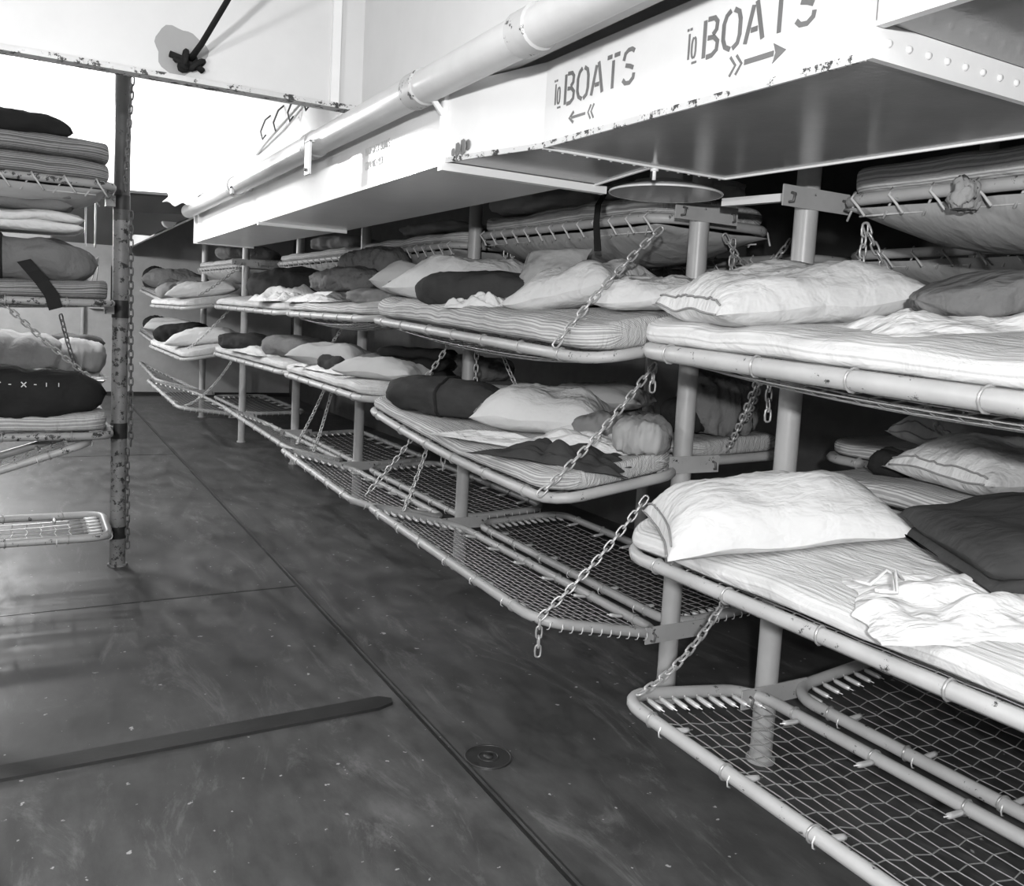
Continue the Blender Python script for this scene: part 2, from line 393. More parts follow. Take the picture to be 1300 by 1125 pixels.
# face of the near duct: x as a function of y; text advances towards the camera (decreasing y)
def face(y):
    pp = [(2.6, 1.17), (2.45, 1.205), (2.18, 1.28), (1.6, 1.29), (1.1, 1.30)]
    for (ya, xa), (yb, xb) in zip(pp[:-1], pp[1:]):
        if yb <= y <= ya: return xa+(xb-xa)*(ya-y)/(ya-yb)
    return 1.30
def sign(y0, h0, parent, P0=None, arrow='left'):
    def P(a, b, lift): return (face(y0-a)-.0005-lift, y0-a, b)
    mb = MB()
    e = word(mb, 'T', 0, h0, .065, .0055, P, sx=.42); word(mb, 'O', .018, h0, .045, .005, P, sx=.5)
    stroke2d(mb, [(.020, h0-.010), (.036, h0-.010)], .005, P)
    word(mb, 'BOATS', .058, h0-.008, .080, .0105, P, gap=.20, sx=1.08)
    return mb, P
mb, P = sign(2.135, 2.157, NT)
c, zz = .085, 2.108
stroke2d(mb, [(c+.02, zz+.014), (c, zz), (c+.02, zz-.014)], .008, P); stroke2d(mb, [(c+.01, zz), (c+.075, zz+.0)], .007, P)
for k in (0, 1): stroke2d(mb, [(c+.10+k*.014, zz+.018), (c+.088+k*.014, zz), (c+.10+k*.014, zz-.018)], .005, P)
obj('stencil_lettering', rel(mb, NT), M['stencil'], NT, False)['label'] = 'stencilled words TO BOATS with arrow pointing left'
mb, P = sign(1.585, 2.155, NT)
c, zz = .285, 2.110
mb.hexa([P(c+.012, zz, 0), P(c-.022, zz+.020, 0), P(c-.015, zz, 0), P(c-.022, zz-.020, 0)], [P(c+.012, zz, .0012), P(c-.022, zz+.020, .0012), P(c-.015, zz, .0012), P(c-.022, zz-.020, .0012)])
stroke2d(mb, [(c-.10, zz), (c-.02, zz)], .011, P)
for k in (0, 1): stroke2d(mb, [(c-.142+k*.018, zz+.020), (c-.126+k*.018, zz), (c-.142+k*.018, zz-.020)], .006, P)
obj('stencil_lettering', rel(mb, NT), M['stencil'], NT, False)['label'] = 'stencilled words TO BOATS with arrow pointing right'
def PF(a, b, lift): return (1.1845-lift, 3.42-a, b)
mb = MB(); word(mb, 'MAIN DECK BUNKS', 0, 2.180, .030, .003, PF, gap=.22, sx=.95); word(mb, 'COMPARTMENT', 0.0, 2.125, .030, .003, PF, gap=.22, sx=.95)
obj('stencil_lettering', rel(mb, FT), M['stencil_faint'], FT, False)['label'] = 'two faded lines of small lettering'

# round lamp shade / diffuser beneath the duct gap
t = empty('ceiling_diffuser', (2.00, 2.52, 2.035)); tag(t, 'round shallow dish fixed under the duct joint', 'ventilation dish')
v = MB(); prof = [(.20, 0), (.202, .006), (.19, .012), (.14, .028), (.06, .05), (.05, .25)]
n = 40; vs = []; fs = []
for r, z in prof: vs += [(r*math.cos(2*PI*k/n), r*math.sin(2*PI*k/n), z) for k in range(n)]
for j in range(len(prof)-1):
    fs += [(j*n+k, j*n+(k+1) % n, (j+1)*n+(k+1) % n, (j+1)*n+k) for k in range(n)]
fs += [tuple(range(n-1, -1, -1))]
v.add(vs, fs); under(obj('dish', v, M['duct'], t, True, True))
obj('rim', ring(MB(), .201, .004, .003), M['trim_white'], t)
t = empty('hanging_stud', (1.69, 2.19, 2.045)); tag(t, 'small white stud under the duct seam near the round dish', 'stud')
obj('stem', MB().tube([(0, 0, 0), (0, 0, -.035)], .006, 8), M['trim_white'], t); obj('head', MB().tube([(0, 0, 0), (0, 0, -.008)], .013, 10), M['trim_white'], t)
t = empty('angle_bar', (2.31, 2.35, 2.03)); tag(t, 'short white angle bar under the deckhead between the near posts', 'angle bar')
obj('bar', MB().hexa([(-.06, .15, -.01), (.0, -.15, -.01), (.03, -.15, -.01), (-.03, .15, -.01)], [(-.06, .15, .018), (.0, -.15, .018), (.03, -.15, .018), (-.03, .15, .018)]), M['trim_white'], t, False)
t = empty('trunking', (.9, 9, 2.6)); tag(t, 'dark painted trunking hanging from the deckhead beyond the far white girder', 'duct')
obj('casing', rel(MB().box(.30, 1.20, 7.9, 15.45, 2.42, 3.0), t), paint('dark_trunking_paint', .05, .5), t, False)
obj('lower_box', rel(MB().hexa([(.62, 8.0, 2.28), (1.18, 7.6, 2.28), (1.18, 10.5, 2.28), (.80, 10.5, 2.28)], [(.62, 8.0, 2.42), (1.18, 7.6, 2.42), (1.18, 10.5, 2.42), (.80, 10.5, 2.42)]), t), paint('dark_trunking_box_paint', .05, .5), t, False)
# rag over the far girder's flange
def rag(mb, w, h, seed):
    def f(u, v_):
        x = (u-.5)*w*(1+.2*math.sin(5*v_+seed)); z = -h*v_*(.7+.3*noise.noise(Vector((u*5, seed, 0)))-.2*abs(u-.5))
        return (x, -.012-.010*math.sin(u*17+seed), z+.02)
    return mb.grid(f, 16, 10)
o = obj('rag', rag(MB(), .26, .17, 2), M['sheet']); o.location = (1.02, 7.04, 2.385); o.rotation_euler = (0, 0, -.35); tag(o, 'white rag hanging over the edge of the far white girder', 'rag')
md = o.modifiers.new('s', 'SOLIDIFY'); md.thickness = .006

# ------------------------------------------------------------------ posts
def post(x, y, label, brackets, old=False, r=.040, top=3.0, cols=()):
    t = empty('bunk_post', (x, y, 0)); tag(t, label, 'post', 'pipe stanchions of the right-hand bunks' if not old else None)
    obj('pipe', MB().tube([(0, 0, 0), (0, 0, top*.5), (0, 0, top)], r, 20), M['pole_old' if old else 'post'], t, True, True)
    obj('foot', MB().tube([(0, 0, 0), (0, 0, .012)], r+.012, 20), M['pole_old' if old else 'post'], t, True, True)
    for z in cols: obj('collar', MB().tube([(0, 0, z-.008), (0, 0, z+.008)], r+.004, 20), M['post'], t, True, True)
    for z in brackets:
        if isinstance(z, tuple): z, yo = z
        else: yo = -.0
        b = MB().box(-.16, .16, yo-r-.004, yo-r+.002, z-.035, z+.035)
        bo = obj('bracket', b, M['frame'], t, False)
        for sx in (-1, 1):
            obj('hook', MB().tube([(sx*.125, yo-r-.006, z+.01), (sx*.125, yo-r-.022, z+.006), (sx*.13, yo-r-.022, z-.02), (sx*.135, yo-r-.006, z-.022)], .005, 6), M['chain_dark'], bo)
    return t
post(2.35, 2.18, 'nearest thick grey post, right of the two big posts', [.27, .95, 1.53, 2.02])
post(2.35, 2.73, 'thick grey post, the left one of the two big posts', [.31, 1.01, 1.55, 2.02])
post(2.35, 4.75, 'grey post with two collars standing in the middle of the row', [.30, 1.04, 1.58], cols=(1.99, 1.90))
post(2.35, 6.70, 'grey post behind the grey pillow, fourth post back', [.32, 1.06, 1.60, 2.0])
post(2.35, 8.62, 'dim grey post behind the far mesh frames, fifth post back', [.32, 1.06, 1.6])
post(2.15, 10.15, 'grey post at the bend of the row beside the empty far frame', [.32, 1.05, 1.6, 2.05])
post(2.10, 12.5, 'thin far post of the bunks by the far bulkhead', [.35, 1.05, 1.6])
post(3.75, 2.45, 'dim post deep behind the nearest inner bunks', [])
post(3.75, 4.75, 'dim post deep behind the middle inner bunks', [])

# ------------------------------------------------------------------ bunks
BK = {}
def rr_path(lx, ly, r, n=5, m=6):
    """rounded rectangle in unit frame coordinates (metres), centred"""
    pts = []
    for cx, cy, a0 in ((lx/2-r, ly/2-r, 0), (-lx/2+r, ly/2-r, PI/2), (-lx/2+r, -ly/2+r, PI), (lx/2-r, -ly/2+r, 1.5*PI)):
        for k in range(n+1):
            a = a0+PI/2*k/n; pts.append((cx+r*math.cos(a), cy+r*math.sin(a)))
    out = []
    for i, p in enumerate(pts):
        q = pts[(i+1) % len(pts)]; out.append(p)
        d = math.hypot(q[0]-p[0], q[1]-p[1])
        if d > .3:
            for j in range(1, m): out.append((p[0]+(q[0]-p[0])*j/m, p[1]+(q[1]-p[1])*j/m))
    return out
class Bunk:
    """plane given by four corners; u runs near->far (0..1), w inner->outer (0..1)"""
    def __init__(s, xin_n, xout_n, yn, xin_f, xout_f, yf, zin_n, zout_n, zin_f, zout_f, wv=.0):
        s.c = (Vector((xin_n, yn, zin_n)), Vector((xout_n, yn, zout_n)), Vector((xin_f, yf, zin_f)), Vector((xout_f, yf, zout_f))); s.wv = wv
        s.W = (s.c[0]-s.c[1]).length; s.L = (s.c[0]-s.c[2]).length
        s.base = (s.c[0]+s.c[1]+s.c[2]+s.c[3])/4
    def p(s, a, b, dz=0):   # a: metres across from centre (+ outer), b: metres along from centre (+ far)
        w = a/s.W+.5; u = b/s.L+.5
        q = (s.c[0]*(1-w)+s.c[1]*w)*(1-u)+(s.c[2]*(1-w)+s.c[3]*w)*u
        return Vector((q.x, q.y, q.z+dz+s.wv*math.sin(PI*u)))
    def ab(s, X, Y):
        # approx inverse
        u = w = .5
        for _ in range(12):
            q = (s.c[0]*(1-w)+s.c[1]*w)*(1-u)+(s.c[2]*(1-w)+s.c[3]*w)*u
            du = (Y-q.y)/(s.c[2].y-s.c[0].y) if abs(s.c[2].y-s.c[0].y) > abs(s.c[2].x-s.c[0].x) else (X-q.x)/(s.c[2].x-s.c[0].x)
            dw = (X-q.x)/(s.c[1].x-s.c[0].x) if abs(s.c[2].y-s.c[0].y) > abs(s.c[2].x-s.c[0].x) else (Y-q.y)/(s.c[1].y-s.c[0].y)
            u += du; w += dw
        return ((w-.5)*s.W, (u-.5)*s.L)
    def z(s, X, Y): return s.p(*s.ab(X, Y)).z
    def axes(s):
        xa = (s.c[1]-s.c[0]+s.c[3]-s.c[2]).normalized(); ya = (s.c[2]-s.c[0]+s.c[3]-s.c[1]).normalized()
        za = xa.cross(ya)
        if za.z < 0: za = -za
        return xa, ya, za.normalized()

SPR = {}
def spring_mesh():
    if 'm' in SPR: return SPR['m']
    mb = MB(); mb.tube([(0, .004, .006), (.0, .012, .004), (0, .014, .003), (0, .030, .002), (0, .065, 0), (0, .080, 0), (0, .082, 0), (0, .098, 0)], [.002, .002, .008, .009, .009, .008, .002, .002], 8)
    mb.tube([(0, .010, .004), (0, -.002, .019), (0, -.016, .023), (0, -.032, .016), (0, -.038, .002), (0, -.034, -.012), (0, -.022, -.018)], .0024, 5)
    SPR['m'] = mb.mesh('spring', M['spring']); return SPR['m']
def build_bunk(key, b, name, label, group, near=0, fr=.021, corner=.13, net=True, netsag=.035, canvas=False, mat='frame', lash=True, nx=10, ny=26, spr=None):
    if spr is None: spr = label.startswith('empty sprung') or 'empty' in label
    BK[key] = b
    t = empty(name, b.base); tag(t, label, 'bunk', group)
    W, L = b.W, b.L
    path = rr_path(W, L, corner, 6 if near else 4, 8)
    fo = obj('frame', rel(MB().tube([b.p(a, c) for a, c in path], fr, 12 if near else 8, closed=True), t), M[mat], t)
    iw, il = W/2-.055, L/2-.11
    if net:
        mb = MB(); wr = .0021 if near else .0028
        def q(a, c):
            e = (1-(a/(W/2))**2)*(1-(c/(L/2))**2)
            return b.p(a, c, -.01-netsag*max(0, e)**.7)
        sd = 3 if not near else 4
        for i in range(nx+1):
            a = -iw+2*iw*i/nx
            e1 = W/2-abs(a) ; cut = 0 if e1 > corner else (corner-math.sqrt(max(0, corner**2-(corner-e1)**2)))
            m_ = ny
            pts = []
            c0, c1 = -il+cut*.8, il-cut*.8
            for j in range(m_+1):
                c = c0+(c1-c0)*j/m_
                pts.append(q(a+(.0025 if j % 2 else -.0025)*(1 if i % 2 else -1)*(0 < i < nx), c))
            mb.tube(pts, wr, sd)
        for j in range(1, ny):
            c = -il+2*il*j/ny
            pts = [q(-iw+2*iw*i/nx, c+(.006 if i % 2 else -.006)) for i in range(nx+1)]
            mb.tube(pts, wr*.9, sd)
        obj('wire_mesh', rel(mb, t), M['wire'], t)
        # springs
        xa, ya, za = b.axes()
        sp = []
        for sgn in (-1, 1):
            for i in range(nx+1):
                a = -iw+2*iw*i/nx
                e1 = W/2-abs(a); cut = 0 if e1 > corner else (corner-math.sqrt(max(0, corner**2-(corner-e1)**2)))
                sp.append((b.p(a, sgn*(L/2-.014-cut*.85), -.012), ya*(-sgn)))
        for sgn in (-1, 1):
            for j in range(6):
                c = -L/2+.25+(L-.5)*j/5
                sp.append((b.p(sgn*(W/2-.012), c, -.010), xa*(-sgn)))
        if near or spr:
            me = spring_mesh()
            for pos, d in sp:
                side = d.cross(za).normalized(); up = side.cross(d).normalized()
                mt = Matrix((side, d, up)).transposed().to_4x4(); mt.translation = pos-t.location
                s_ = bpy.data.objects.new('spring', me); C.objects.link(s_); s_.parent = t; s_.matrix_local = mt
    if lash:
        key_ = 'tie%.3f' % fr
        if key_ not in SPR:
            mb = MB(); mb.tube([(math.cos(2*PI*i/12)*(fr+.002), 0, math.sin(2*PI*i/12)*(fr+.002)) for i in range(12)], .0038, 5, closed=True)
            SPR[key_] = mb.mesh('wire_tie', M['wire'])
        xa, ya, za = b.axes()
        for sgn in (-1, 1):
            k = int(L/.30)
            for j in range(k):
                c = -L/2+.2+(L-.4)*j/(k-1)+random.uniform(-.02, .02); a = sgn*W/2
                ctr = b.p(a, c); side = ya.cross(za)
                s_ = bpy.data.objects.new('wire_tie', SPR[key_]); C.objects.link(s_); s_.parent = t
                mt = Matrix((side, ya, za)).transposed().to_4x4(); mt.translation = ctr-t.location
                s_.matrix_local = mt @ Matrix.Rotation(random.uniform(-.25, .25), 4, 'Z')
    if canvas:
        cw, cl = W/2-.012, L/2-.03
        sag = .15
        def f(u, v_):
            a = (u*2-1)*cw; c = (v_*2-1)*cl
            e = (1-(u*2-1)**2)*(1-(v_*2-1)**4)
            sc = .015*math.sin(v_*60)*(1-e)
            return b.p(a, c, -.030-sag*max(0, e)**.75+.006*N3((a*6, c*6, 0)))-b.base
        o = obj('canvas', MB().grid(f, 20, 44), M['canvas_lt'], t)
        md = o.modifiers.new('s', 'SOLIDIFY'); md.thickness = .004
        mb = MB()
        for sgn in (-1, 1):
            k = 13
            for j in range(k):
                c = -L/2+.08+(L-.16)*j/(k-1); a = sgn*W/2; a2 = sgn*(cw-.02)
                pts = [b.p(a+sgn*.004, c-.05, -.058), b.p(a+sgn*.012, c-.03, -fr-.008), b.p(a+sgn*(fr+.004), c-.008, 0), b.p(a, c, fr+.004), b.p(a-sgn*.02, c+.015, -.01), b.p(a2, c+.05, -.064)]
                mb.tube(pts, .0045, 5)
            mb.tube([b.p(sgn*(cw-.02), -L/2+.08+(L-.16)*j/30, -.052) for j in range(31)], .0035, 5)
        obj('lacing', rel(mb, t), M['rope'], t)
    return t

bayname = {1: 'nearest bay at the right', 2: 'second bay, middle of the picture', 3: 'third bay back', 4: 'fourth bay back', 5: 'far bay past the bend', 6: 'last bay before the far bulkhead'}
G = 'bunks of the right-hand row'
def B(key, bay, tier, row, b, extra, **kw):
    tn = {1: 'lowest', 2: 'second tier', 3: 'third tier', 4: 'top'}[tier]
    name = 'bunk'
    lab = '%s, %s, %s, %s' % (extra, tn, row, bayname[bay])
    return build_bunk(key, b, name, lab, G, **kw)
E1 = 'empty sprung wire bunk'; E2 = 'bunk frame under striped mattress'
ais, inn = 'aisle side', 'inner side'
def O(xo_n, xo_f, yn, yf, zin, zon, zof, xin_n=2.29, xin_f=2.29, wv=0): return Bunk(xin_n, xo_n, yn, xin_f, xo_f, yf, zin, zon, zin, zof, wv)
# bay 1
B('1o1', 1, 1, ais, O(1.69, 1.69, .22, 2.20, .27, .32, .35), E1, near=1, nx=9, ny=24)
B('1i1', 1, 1, inn, Bunk(2.41, 3.02, .22, 2.41, 3.02, 2.14, .27, .33, .27, .33), E1, near=1, nx=9, ny=24)
B('1o2', 1, 2, ais, O(1.68, 1.68, .22, 2.23, .94, .84, .83), E2, near=0, lash=True)
B('1i2', 1, 2, inn, Bunk(2.41, 3.02, .22, 2.41, 3.02, 2.14, 1.0, 1.0, 1.0, 1.0), E2)
B('1o3', 1, 3, ais, O(1.68, 1.68, .22, 2.22, 1.53, 1.42, 1.485), E2, fr=.026, netsag=.10)
B('1i3', 1, 3, inn, Bunk(2.41, 3.02, .22, 2.41, 3.02, 2.14, 1.53, 1.50, 1.53, 1.5), E2)
B('1i4', 1, 4, inn, Bunk(3.05, 2.42, .22, 3.05, 2.42, 2.12, 2.02, 2.00, 2.02, 2.02), 'canvas-bottomed bunk', net=False, canvas=True, lash=False)
# bay 2
B('2o1', 2, 1, ais, O(1.68, 1.68, 2.70, 4.62, .30, .43, .47), E1, near=1, nx=11, ny=30)
B('2i1', 2, 1, inn, Bunk(2.41, 3.02, 2.78, 2.41, 3.02, 4.66, .30, .33, .30, .33), E1, near=1, nx=11, ny=28)
B('2o2', 2, 2, ais, O(1.68, 1.68, 2.64, 4.66, .99, .90, 1.02, wv=-.03), E2)
B('2i2', 2, 2, inn, Bunk(2.41, 3.02, 2.78, 2.41, 3.02, 4.66, 1.0, 1.02, 1.0, 1.02), E2)
B('2o3', 2, 3, ais, O(1.68, 1.68, 2.44, 4.66, 1.54, 1.435, 1.52), E2, netsag=.10)
B('2i3', 2, 3, inn, Bunk(2.41, 3.02, 2.78, 2.41, 3.02, 4.66, 1.55, 1.52, 1.55, 1.52), E2)
B('2i4', 2, 4, inn, Bunk(2.84, 2.20, 2.80, 2.90, 2.27, 4.55, 2.0, 2.0, 2.03, 2.03), 'canvas-bottomed bunk', net=False, canvas=True, lash=False)
# bay 3
B('3o1', 3, 1, ais, O(1.70, 1.70, 4.84, 6.64, .30, .43, .48), E1, near=1, nx=9, ny=22)
B('3i1', 3, 1, inn, Bunk(2.41, 3.02, 4.82, 2.41, 3.02, 6.64, .30, .33, .30, .33), E1, nx=9, ny=24)
B('3o2', 3, 2, ais, O(1.68, 1.70, 4.72, 6.62, 1.06, 1.06, 1.06), E2)
B('3i2', 3, 2, inn, Bunk(2.41, 3.02, 4.82, 2.41, 3.02, 6.64, 1.05, 1.05, 1.05, 1.05), E2)
B('3o3', 3, 3, ais, O(1.68, 1.70, 4.74, 6.62, 1.58, 1.52, 1.52), E2, netsag=.10)
B('3i4', 3, 4, inn, Bunk(2.9, 2.27, 4.85, 2.9, 2.27, 6.6, 2.0, 2.0, 2.0, 2.0), 'canvas-bottomed bunk', net=False, canvas=True, lash=False)
# bay 4
B('4o1', 4, 1, ais, Bunk(2.29, 1.82, 6.85, 2.24, 1.78, 9.35, .32, .44, .32, .50), E1, nx=8, ny=26)
B('4i1', 4, 1, inn, Bunk(2.41, 3.02, 6.80, 2.41, 3.02, 8.6, .30, .33, .30, .33), E1, nx=8, ny=20)
B('4o2', 4, 2, ais, Bunk(2.29, 1.72, 6.72, 2.20, 1.66, 9.3, 1.05, 1.06, 1.05, 1.06), E2)
B('4o3', 4, 3, ais, Bunk(2.29, 1.70, 6.72, 2.20, 1.66, 9.3, 1.60, 1.52, 1.6, 1.54), E2)
B('4i4', 4, 4, inn, Bunk(2.9, 2.27, 6.85, 2.8, 2.2, 8.9, 2.0, 2.0, 2.0, 2.0), 'canvas-bottomed bunk', net=False, canvas=True, lash=False)
# bay 5, 6
B('5o1', 5, 1, ais, Bunk(2.12, 1.46, 10.1, 2.0, 1.38, 12.4, .32, .40, .35, .52), E1, nx=9, ny=22)
B('5i1', 5, 1, inn, Bunk(2.25, 2.9, 10.2, 2.2, 2.85, 12.2, .32, .34, .32, .34), E1, nx=8, ny=20)
B('5o2', 5, 2, ais, Bunk(2.12, 1.50, 10.1, 2.0, 1.40, 12.4, 1.05, .93, 1.05, .97), E2)
B('5o3', 5, 3, ais, Bunk(2.12, 1.50, 10.1, 2.0, 1.40, 12.4, 1.6, 1.50, 1.6, 1.50), E2)
B('5o4', 5, 4, ais, Bunk(2.75, 2.10, 10.3, 2.65, 2.0, 12.4, 2.02, 2.02, 2.02, 2.02), 'canvas-bottomed bunk', net=False, canvas=True, lash=False)
B('6o1', 6, 1, ais, Bunk(2.1, 1.52, 12.6, 2.05, 1.50, 14.5, .35, .50, .35, .62), E1, nx=8, ny=18)
B('6o2', 6, 2, ais, Bunk(2.1, 1.52, 12.6, 2.05, 1.50, 14.6, 1.05, .98, 1.05, 1.08), E2)
B('6o3', 6, 3, ais, Bunk(2.1, 1.52, 12.6, 2.05, 1.48, 14.4, 1.62, 1.60, 1.62, 1.72), E2)

# ------------------------------------------------------------------ soft goods
def put(o, b, X, Y, dz, rz=0, tilt=True, rx=0, ry=0):
    """lay object o on bunk b at world X, Y, dz above the frame plane, following its slope"""
    z = b.z(X, Y) if b else 0
    if b and tilt:
        xa, ya, za = b.axes()
        if abs(ya.y) < abs(xa.y): xa, ya = ya, xa
        if xa.x < 0: xa = -xa
        if ya.y < 0: ya = -ya
        ya = za.cross(xa).normalized()
        R_ = Matrix((xa, ya, za)).transposed().to_4x4()
    else: R_ = Matrix.Identity(4)
    o.matrix_world = Matrix.Translation((X, Y, z+dz)) @ R_ @ Matrix.Rotation(rz, 4, 'Z') @ Matrix.Rotation(rx, 4, 'X') @ Matrix.Rotation(ry, 4, 'Y')
    return o
MT = .075
def mattress(key, label, mat='tick', th=MT, over=.0, lumps=1.0, w_off=0, double=False, a_scale=1.01):
    b = BK[key]; seed = random.random()*50
    W, L = b.W*a_scale+.0, b.L-.03+over
    n, m = 28, 66
    tt = [ .5*(k/12)**1.7*.24 for k in range(12)]
    vv = tt+[.12+.76*k/(m-24) for k in range(m-23)]+[1-q for q in tt[::-1]]
    m = len(vv)-1
    # section
    def sec(k):
        a = 2*PI*k/n; ca, sa = math.cos(a), math.sin(a); e = .42
        return (math.copysign(abs(ca)**.30, ca)*W/2, math.copysign(abs(sa)**.62, sa)*th/2)
    per = [0]
    S_ = [sec(k) for k in range(n+1)]
    for k in range(n): per.append(per[-1]+math.dist(S_[k], S_[k+1]))
    vs = []; 
    base = b.base
    for j in range(m+1):
        v_ = vv[j]; c = (v_-.5)*L; dd = min(v_, 1-v_)*L; rc = .13
        cutw = 0 if dd > rc else rc-math.sqrt(max(0, rc*rc-(rc-dd)**2))
        ed = min(1, dd/.02); sh = math.sqrt(max(0, 1-(1-ed)**2))*.6+.4
        for k in range(n):
            a, z = S_[k]
            a2 = a*(1-cutw/(W/2))*(1+.012*N3((0, c*3, z*9), 1, seed)*lumps)
            z2 = z*sh
            nz = .012*N3((a*3, c*3, 0), 1, seed)+.006*N3((a*9, c*9, 0), 1, seed+3)
            nz *= lumps
            if z < 0: nz *= .3
            q = b.p(a2+w_off, c, 0)
            q.z += .014+th/2+z2+nz
            q.x += .006*N3((a*5, c*7, z*20), 1, seed)*lumps
            vs.append(q-base)
    mb = MB(); fs = []
    for j in range(m):
        for k in range(n):
            k2 = (k+1) % n; fs.append((j*n+k, (j+1)*n+k, (j+1)*n+k2, j*n+k2))
    fs.append(tuple(range(n))); fs.append(tuple(m*n+k for k in range(n-1, -1, -1)))
    mb.add(vs, fs); me = mb.mesh('mattress', M[mat])
    # recompute side orientation
    uvl = me.uv_layers.new(name='UVMap')
    for poly in me.polygons:
        ks = [me.loops[li].vertex_index for li in poly.loop_indices]
        kk = [i % n for i in ks]; wrap = (0 in kk and n-1 in kk and len(ks) == 4)
        for li, vi in zip(poly.loop_indices, ks):
            k = vi % n; j = vi//n
            uvl.data[li].uv = (vv[j]*L, per[n] if (wrap and k == 0) else per[k])
    import bmesh
    bm = bmesh.new(); bm.from_mesh(me); bmesh.ops.recalc_face_normals(bm, faces=bm.faces); bm.to_mesh(me); bm.free()
    o = bpy.data.objects.new('mattress', me); C.objects.link(o); o.location = base
    tag(o, label, 'mattress', 'striped ticking mattresses')
    # seam piping along the two top edges and the open foot end tie
    return o

def pillow_mb(L, W, T, seed=0, flat=.5, pinch=.07, wr=1.0, nu=44, nv=30):
    mb = MB()
    def prof(x): return max(0, 1-abs(x)**3.2)
    def pt(u, v_, top):
        x = L/2*u*(1-pinch*(1-v_*v_)*abs(u)**2*.9); y = W/2*v_*(1-pinch*1.3*(1-u*u)*abs(v_)**2)
        h = (prof(u)*prof(v_))**.55
        edge = 1-h
        z = T*(1-flat)*h if top else -T*flat*h*.9
        # wrinkles: radiating from the corners and seams, plus broad lumps
        w1 = .040*N3((u*1.5, v_*1.5, 0), 1, seed)*h
        ang = N3((u*2.2+3*v_, v_*9+u*2, 0), 1, seed+2)
        w2 = .013*abs(ang)*(h)*(.4+edge)*2.2+.010*abs(N3((u*11+v_*4, v_*3, 0), 1, seed+9))*h
        w = (w1+w2*wr)*(T/.16)
        z += w if top else -w*.15
        z += .010*N3((u*2, v_*2, 5), 1, seed)*(1-h)*2
        return (x, y, z+T*flat*.9)
    for top in (True, False):
        o = len(mb.v)
        for j in range(nv+1):
            for i in range(nu+1):
                mb.v.append(pt(i/nu*2-1, j/nv*2-1, top))
        for j in range(nv):
            for i in range(nu):
                q = (o+j*(nu+1)+i, o+j*(nu+1)+i+1, o+(j+1)*(nu+1)+i+1, o+(j+1)*(nu+1)+i)
                mb.f.append(q if top else q[::-1])
    seam = [pt(-1+2*i/nu, -1, True) for i in range(nu+1)]
    return mb, pt
def pillow(key, X, Y, L, W, T, rz, label, mat='pillow_white', seed=1, dz=None, rx=0, ry=0, seams=True, wr=1.0, group='pillows on the bunks', flat=.4):
    b = BK.get(key); mb, pt = pillow_mb(L, W, T, seed, flat=flat, wr=wr)
    o = obj('pillow', mb, M[mat]); tag(o, label, 'pillow', group)
    put(o, b, X, Y, (MT+.018) if dz is None else dz, rz, rx=rx, ry=ry)
    if seams:
        s = MB(); n = 30
        for off in (0, .022):
            s.tube([Vector(pt(-1+off*2, -1+2*i/n, True))+Vector((-.002, 0, .003)) for i in range(2, n-1)], .0032, 5)
        obj('piping', s, paint_cache('seam_piping', .3), o)
    return o
_pc = {}
def paint_cache(n, v):
    if n not in _pc: _pc[n] = cloth(n, v)
    return _pc[n]
def lump_mb(L, W, T, seed, folds=3, amp=.18, sq=2.6, nu=40, nv=26, foldamp=.3, taper=.15):
    """rolled or stuffed bundle lying on a surface: superellipse section along x, with ridged fold creases"""
    mb = MB(); vs = []
    for i in range(nu+1):
        u = i/nu*2-1; x = L/2*u
        end = max(0, 1-abs(u)**4.5)**.5
        for k in range(nv):
            a = 2*PI*k/nv; ca, sa = math.cos(a), math.sin(a)
            ry = math.copysign(abs(ca)**(2/sq), ca); rz_ = math.copysign(abs(sa)**(2/sq), sa)
            r = end*(1-taper*abs(u)**2)+.001
            nn = N3((u*2.1*(L/.5), ca*1.6, sa*1.6), 1, seed)
            rid = 1-abs(N3((u*folds*1.3, ca*1.9, sa*1.9), 1, seed+5))*2
            fac = 1+amp*nn+foldamp*.22*(rid-.5)
            y = W/2*ry*r*fac; z = T/2*rz_*r*fac
            if z < 0: z = max(z, -T/2*.85)
            vs.append((x*(1+.05*N3((ca, sa, u), 2, seed)), y, z+T/2*.85+.02*N3((u*1.2, 0, 0), 1, seed+8)*end))
    fs = []
    for i in range(nu):
        for k in range(nv):
            k2 = (k+1) % nv; fs.append((i*nv+k, i*nv+k2, (i+1)*nv+k2, (i+1)*nv+k))
    fs.append(tuple(range(nv-1, -1, -1))); fs.append(tuple(nu*nv+k for k in range(nv)))
    fs = [f[::-1] for f in fs]
    return mb.add(vs, fs)
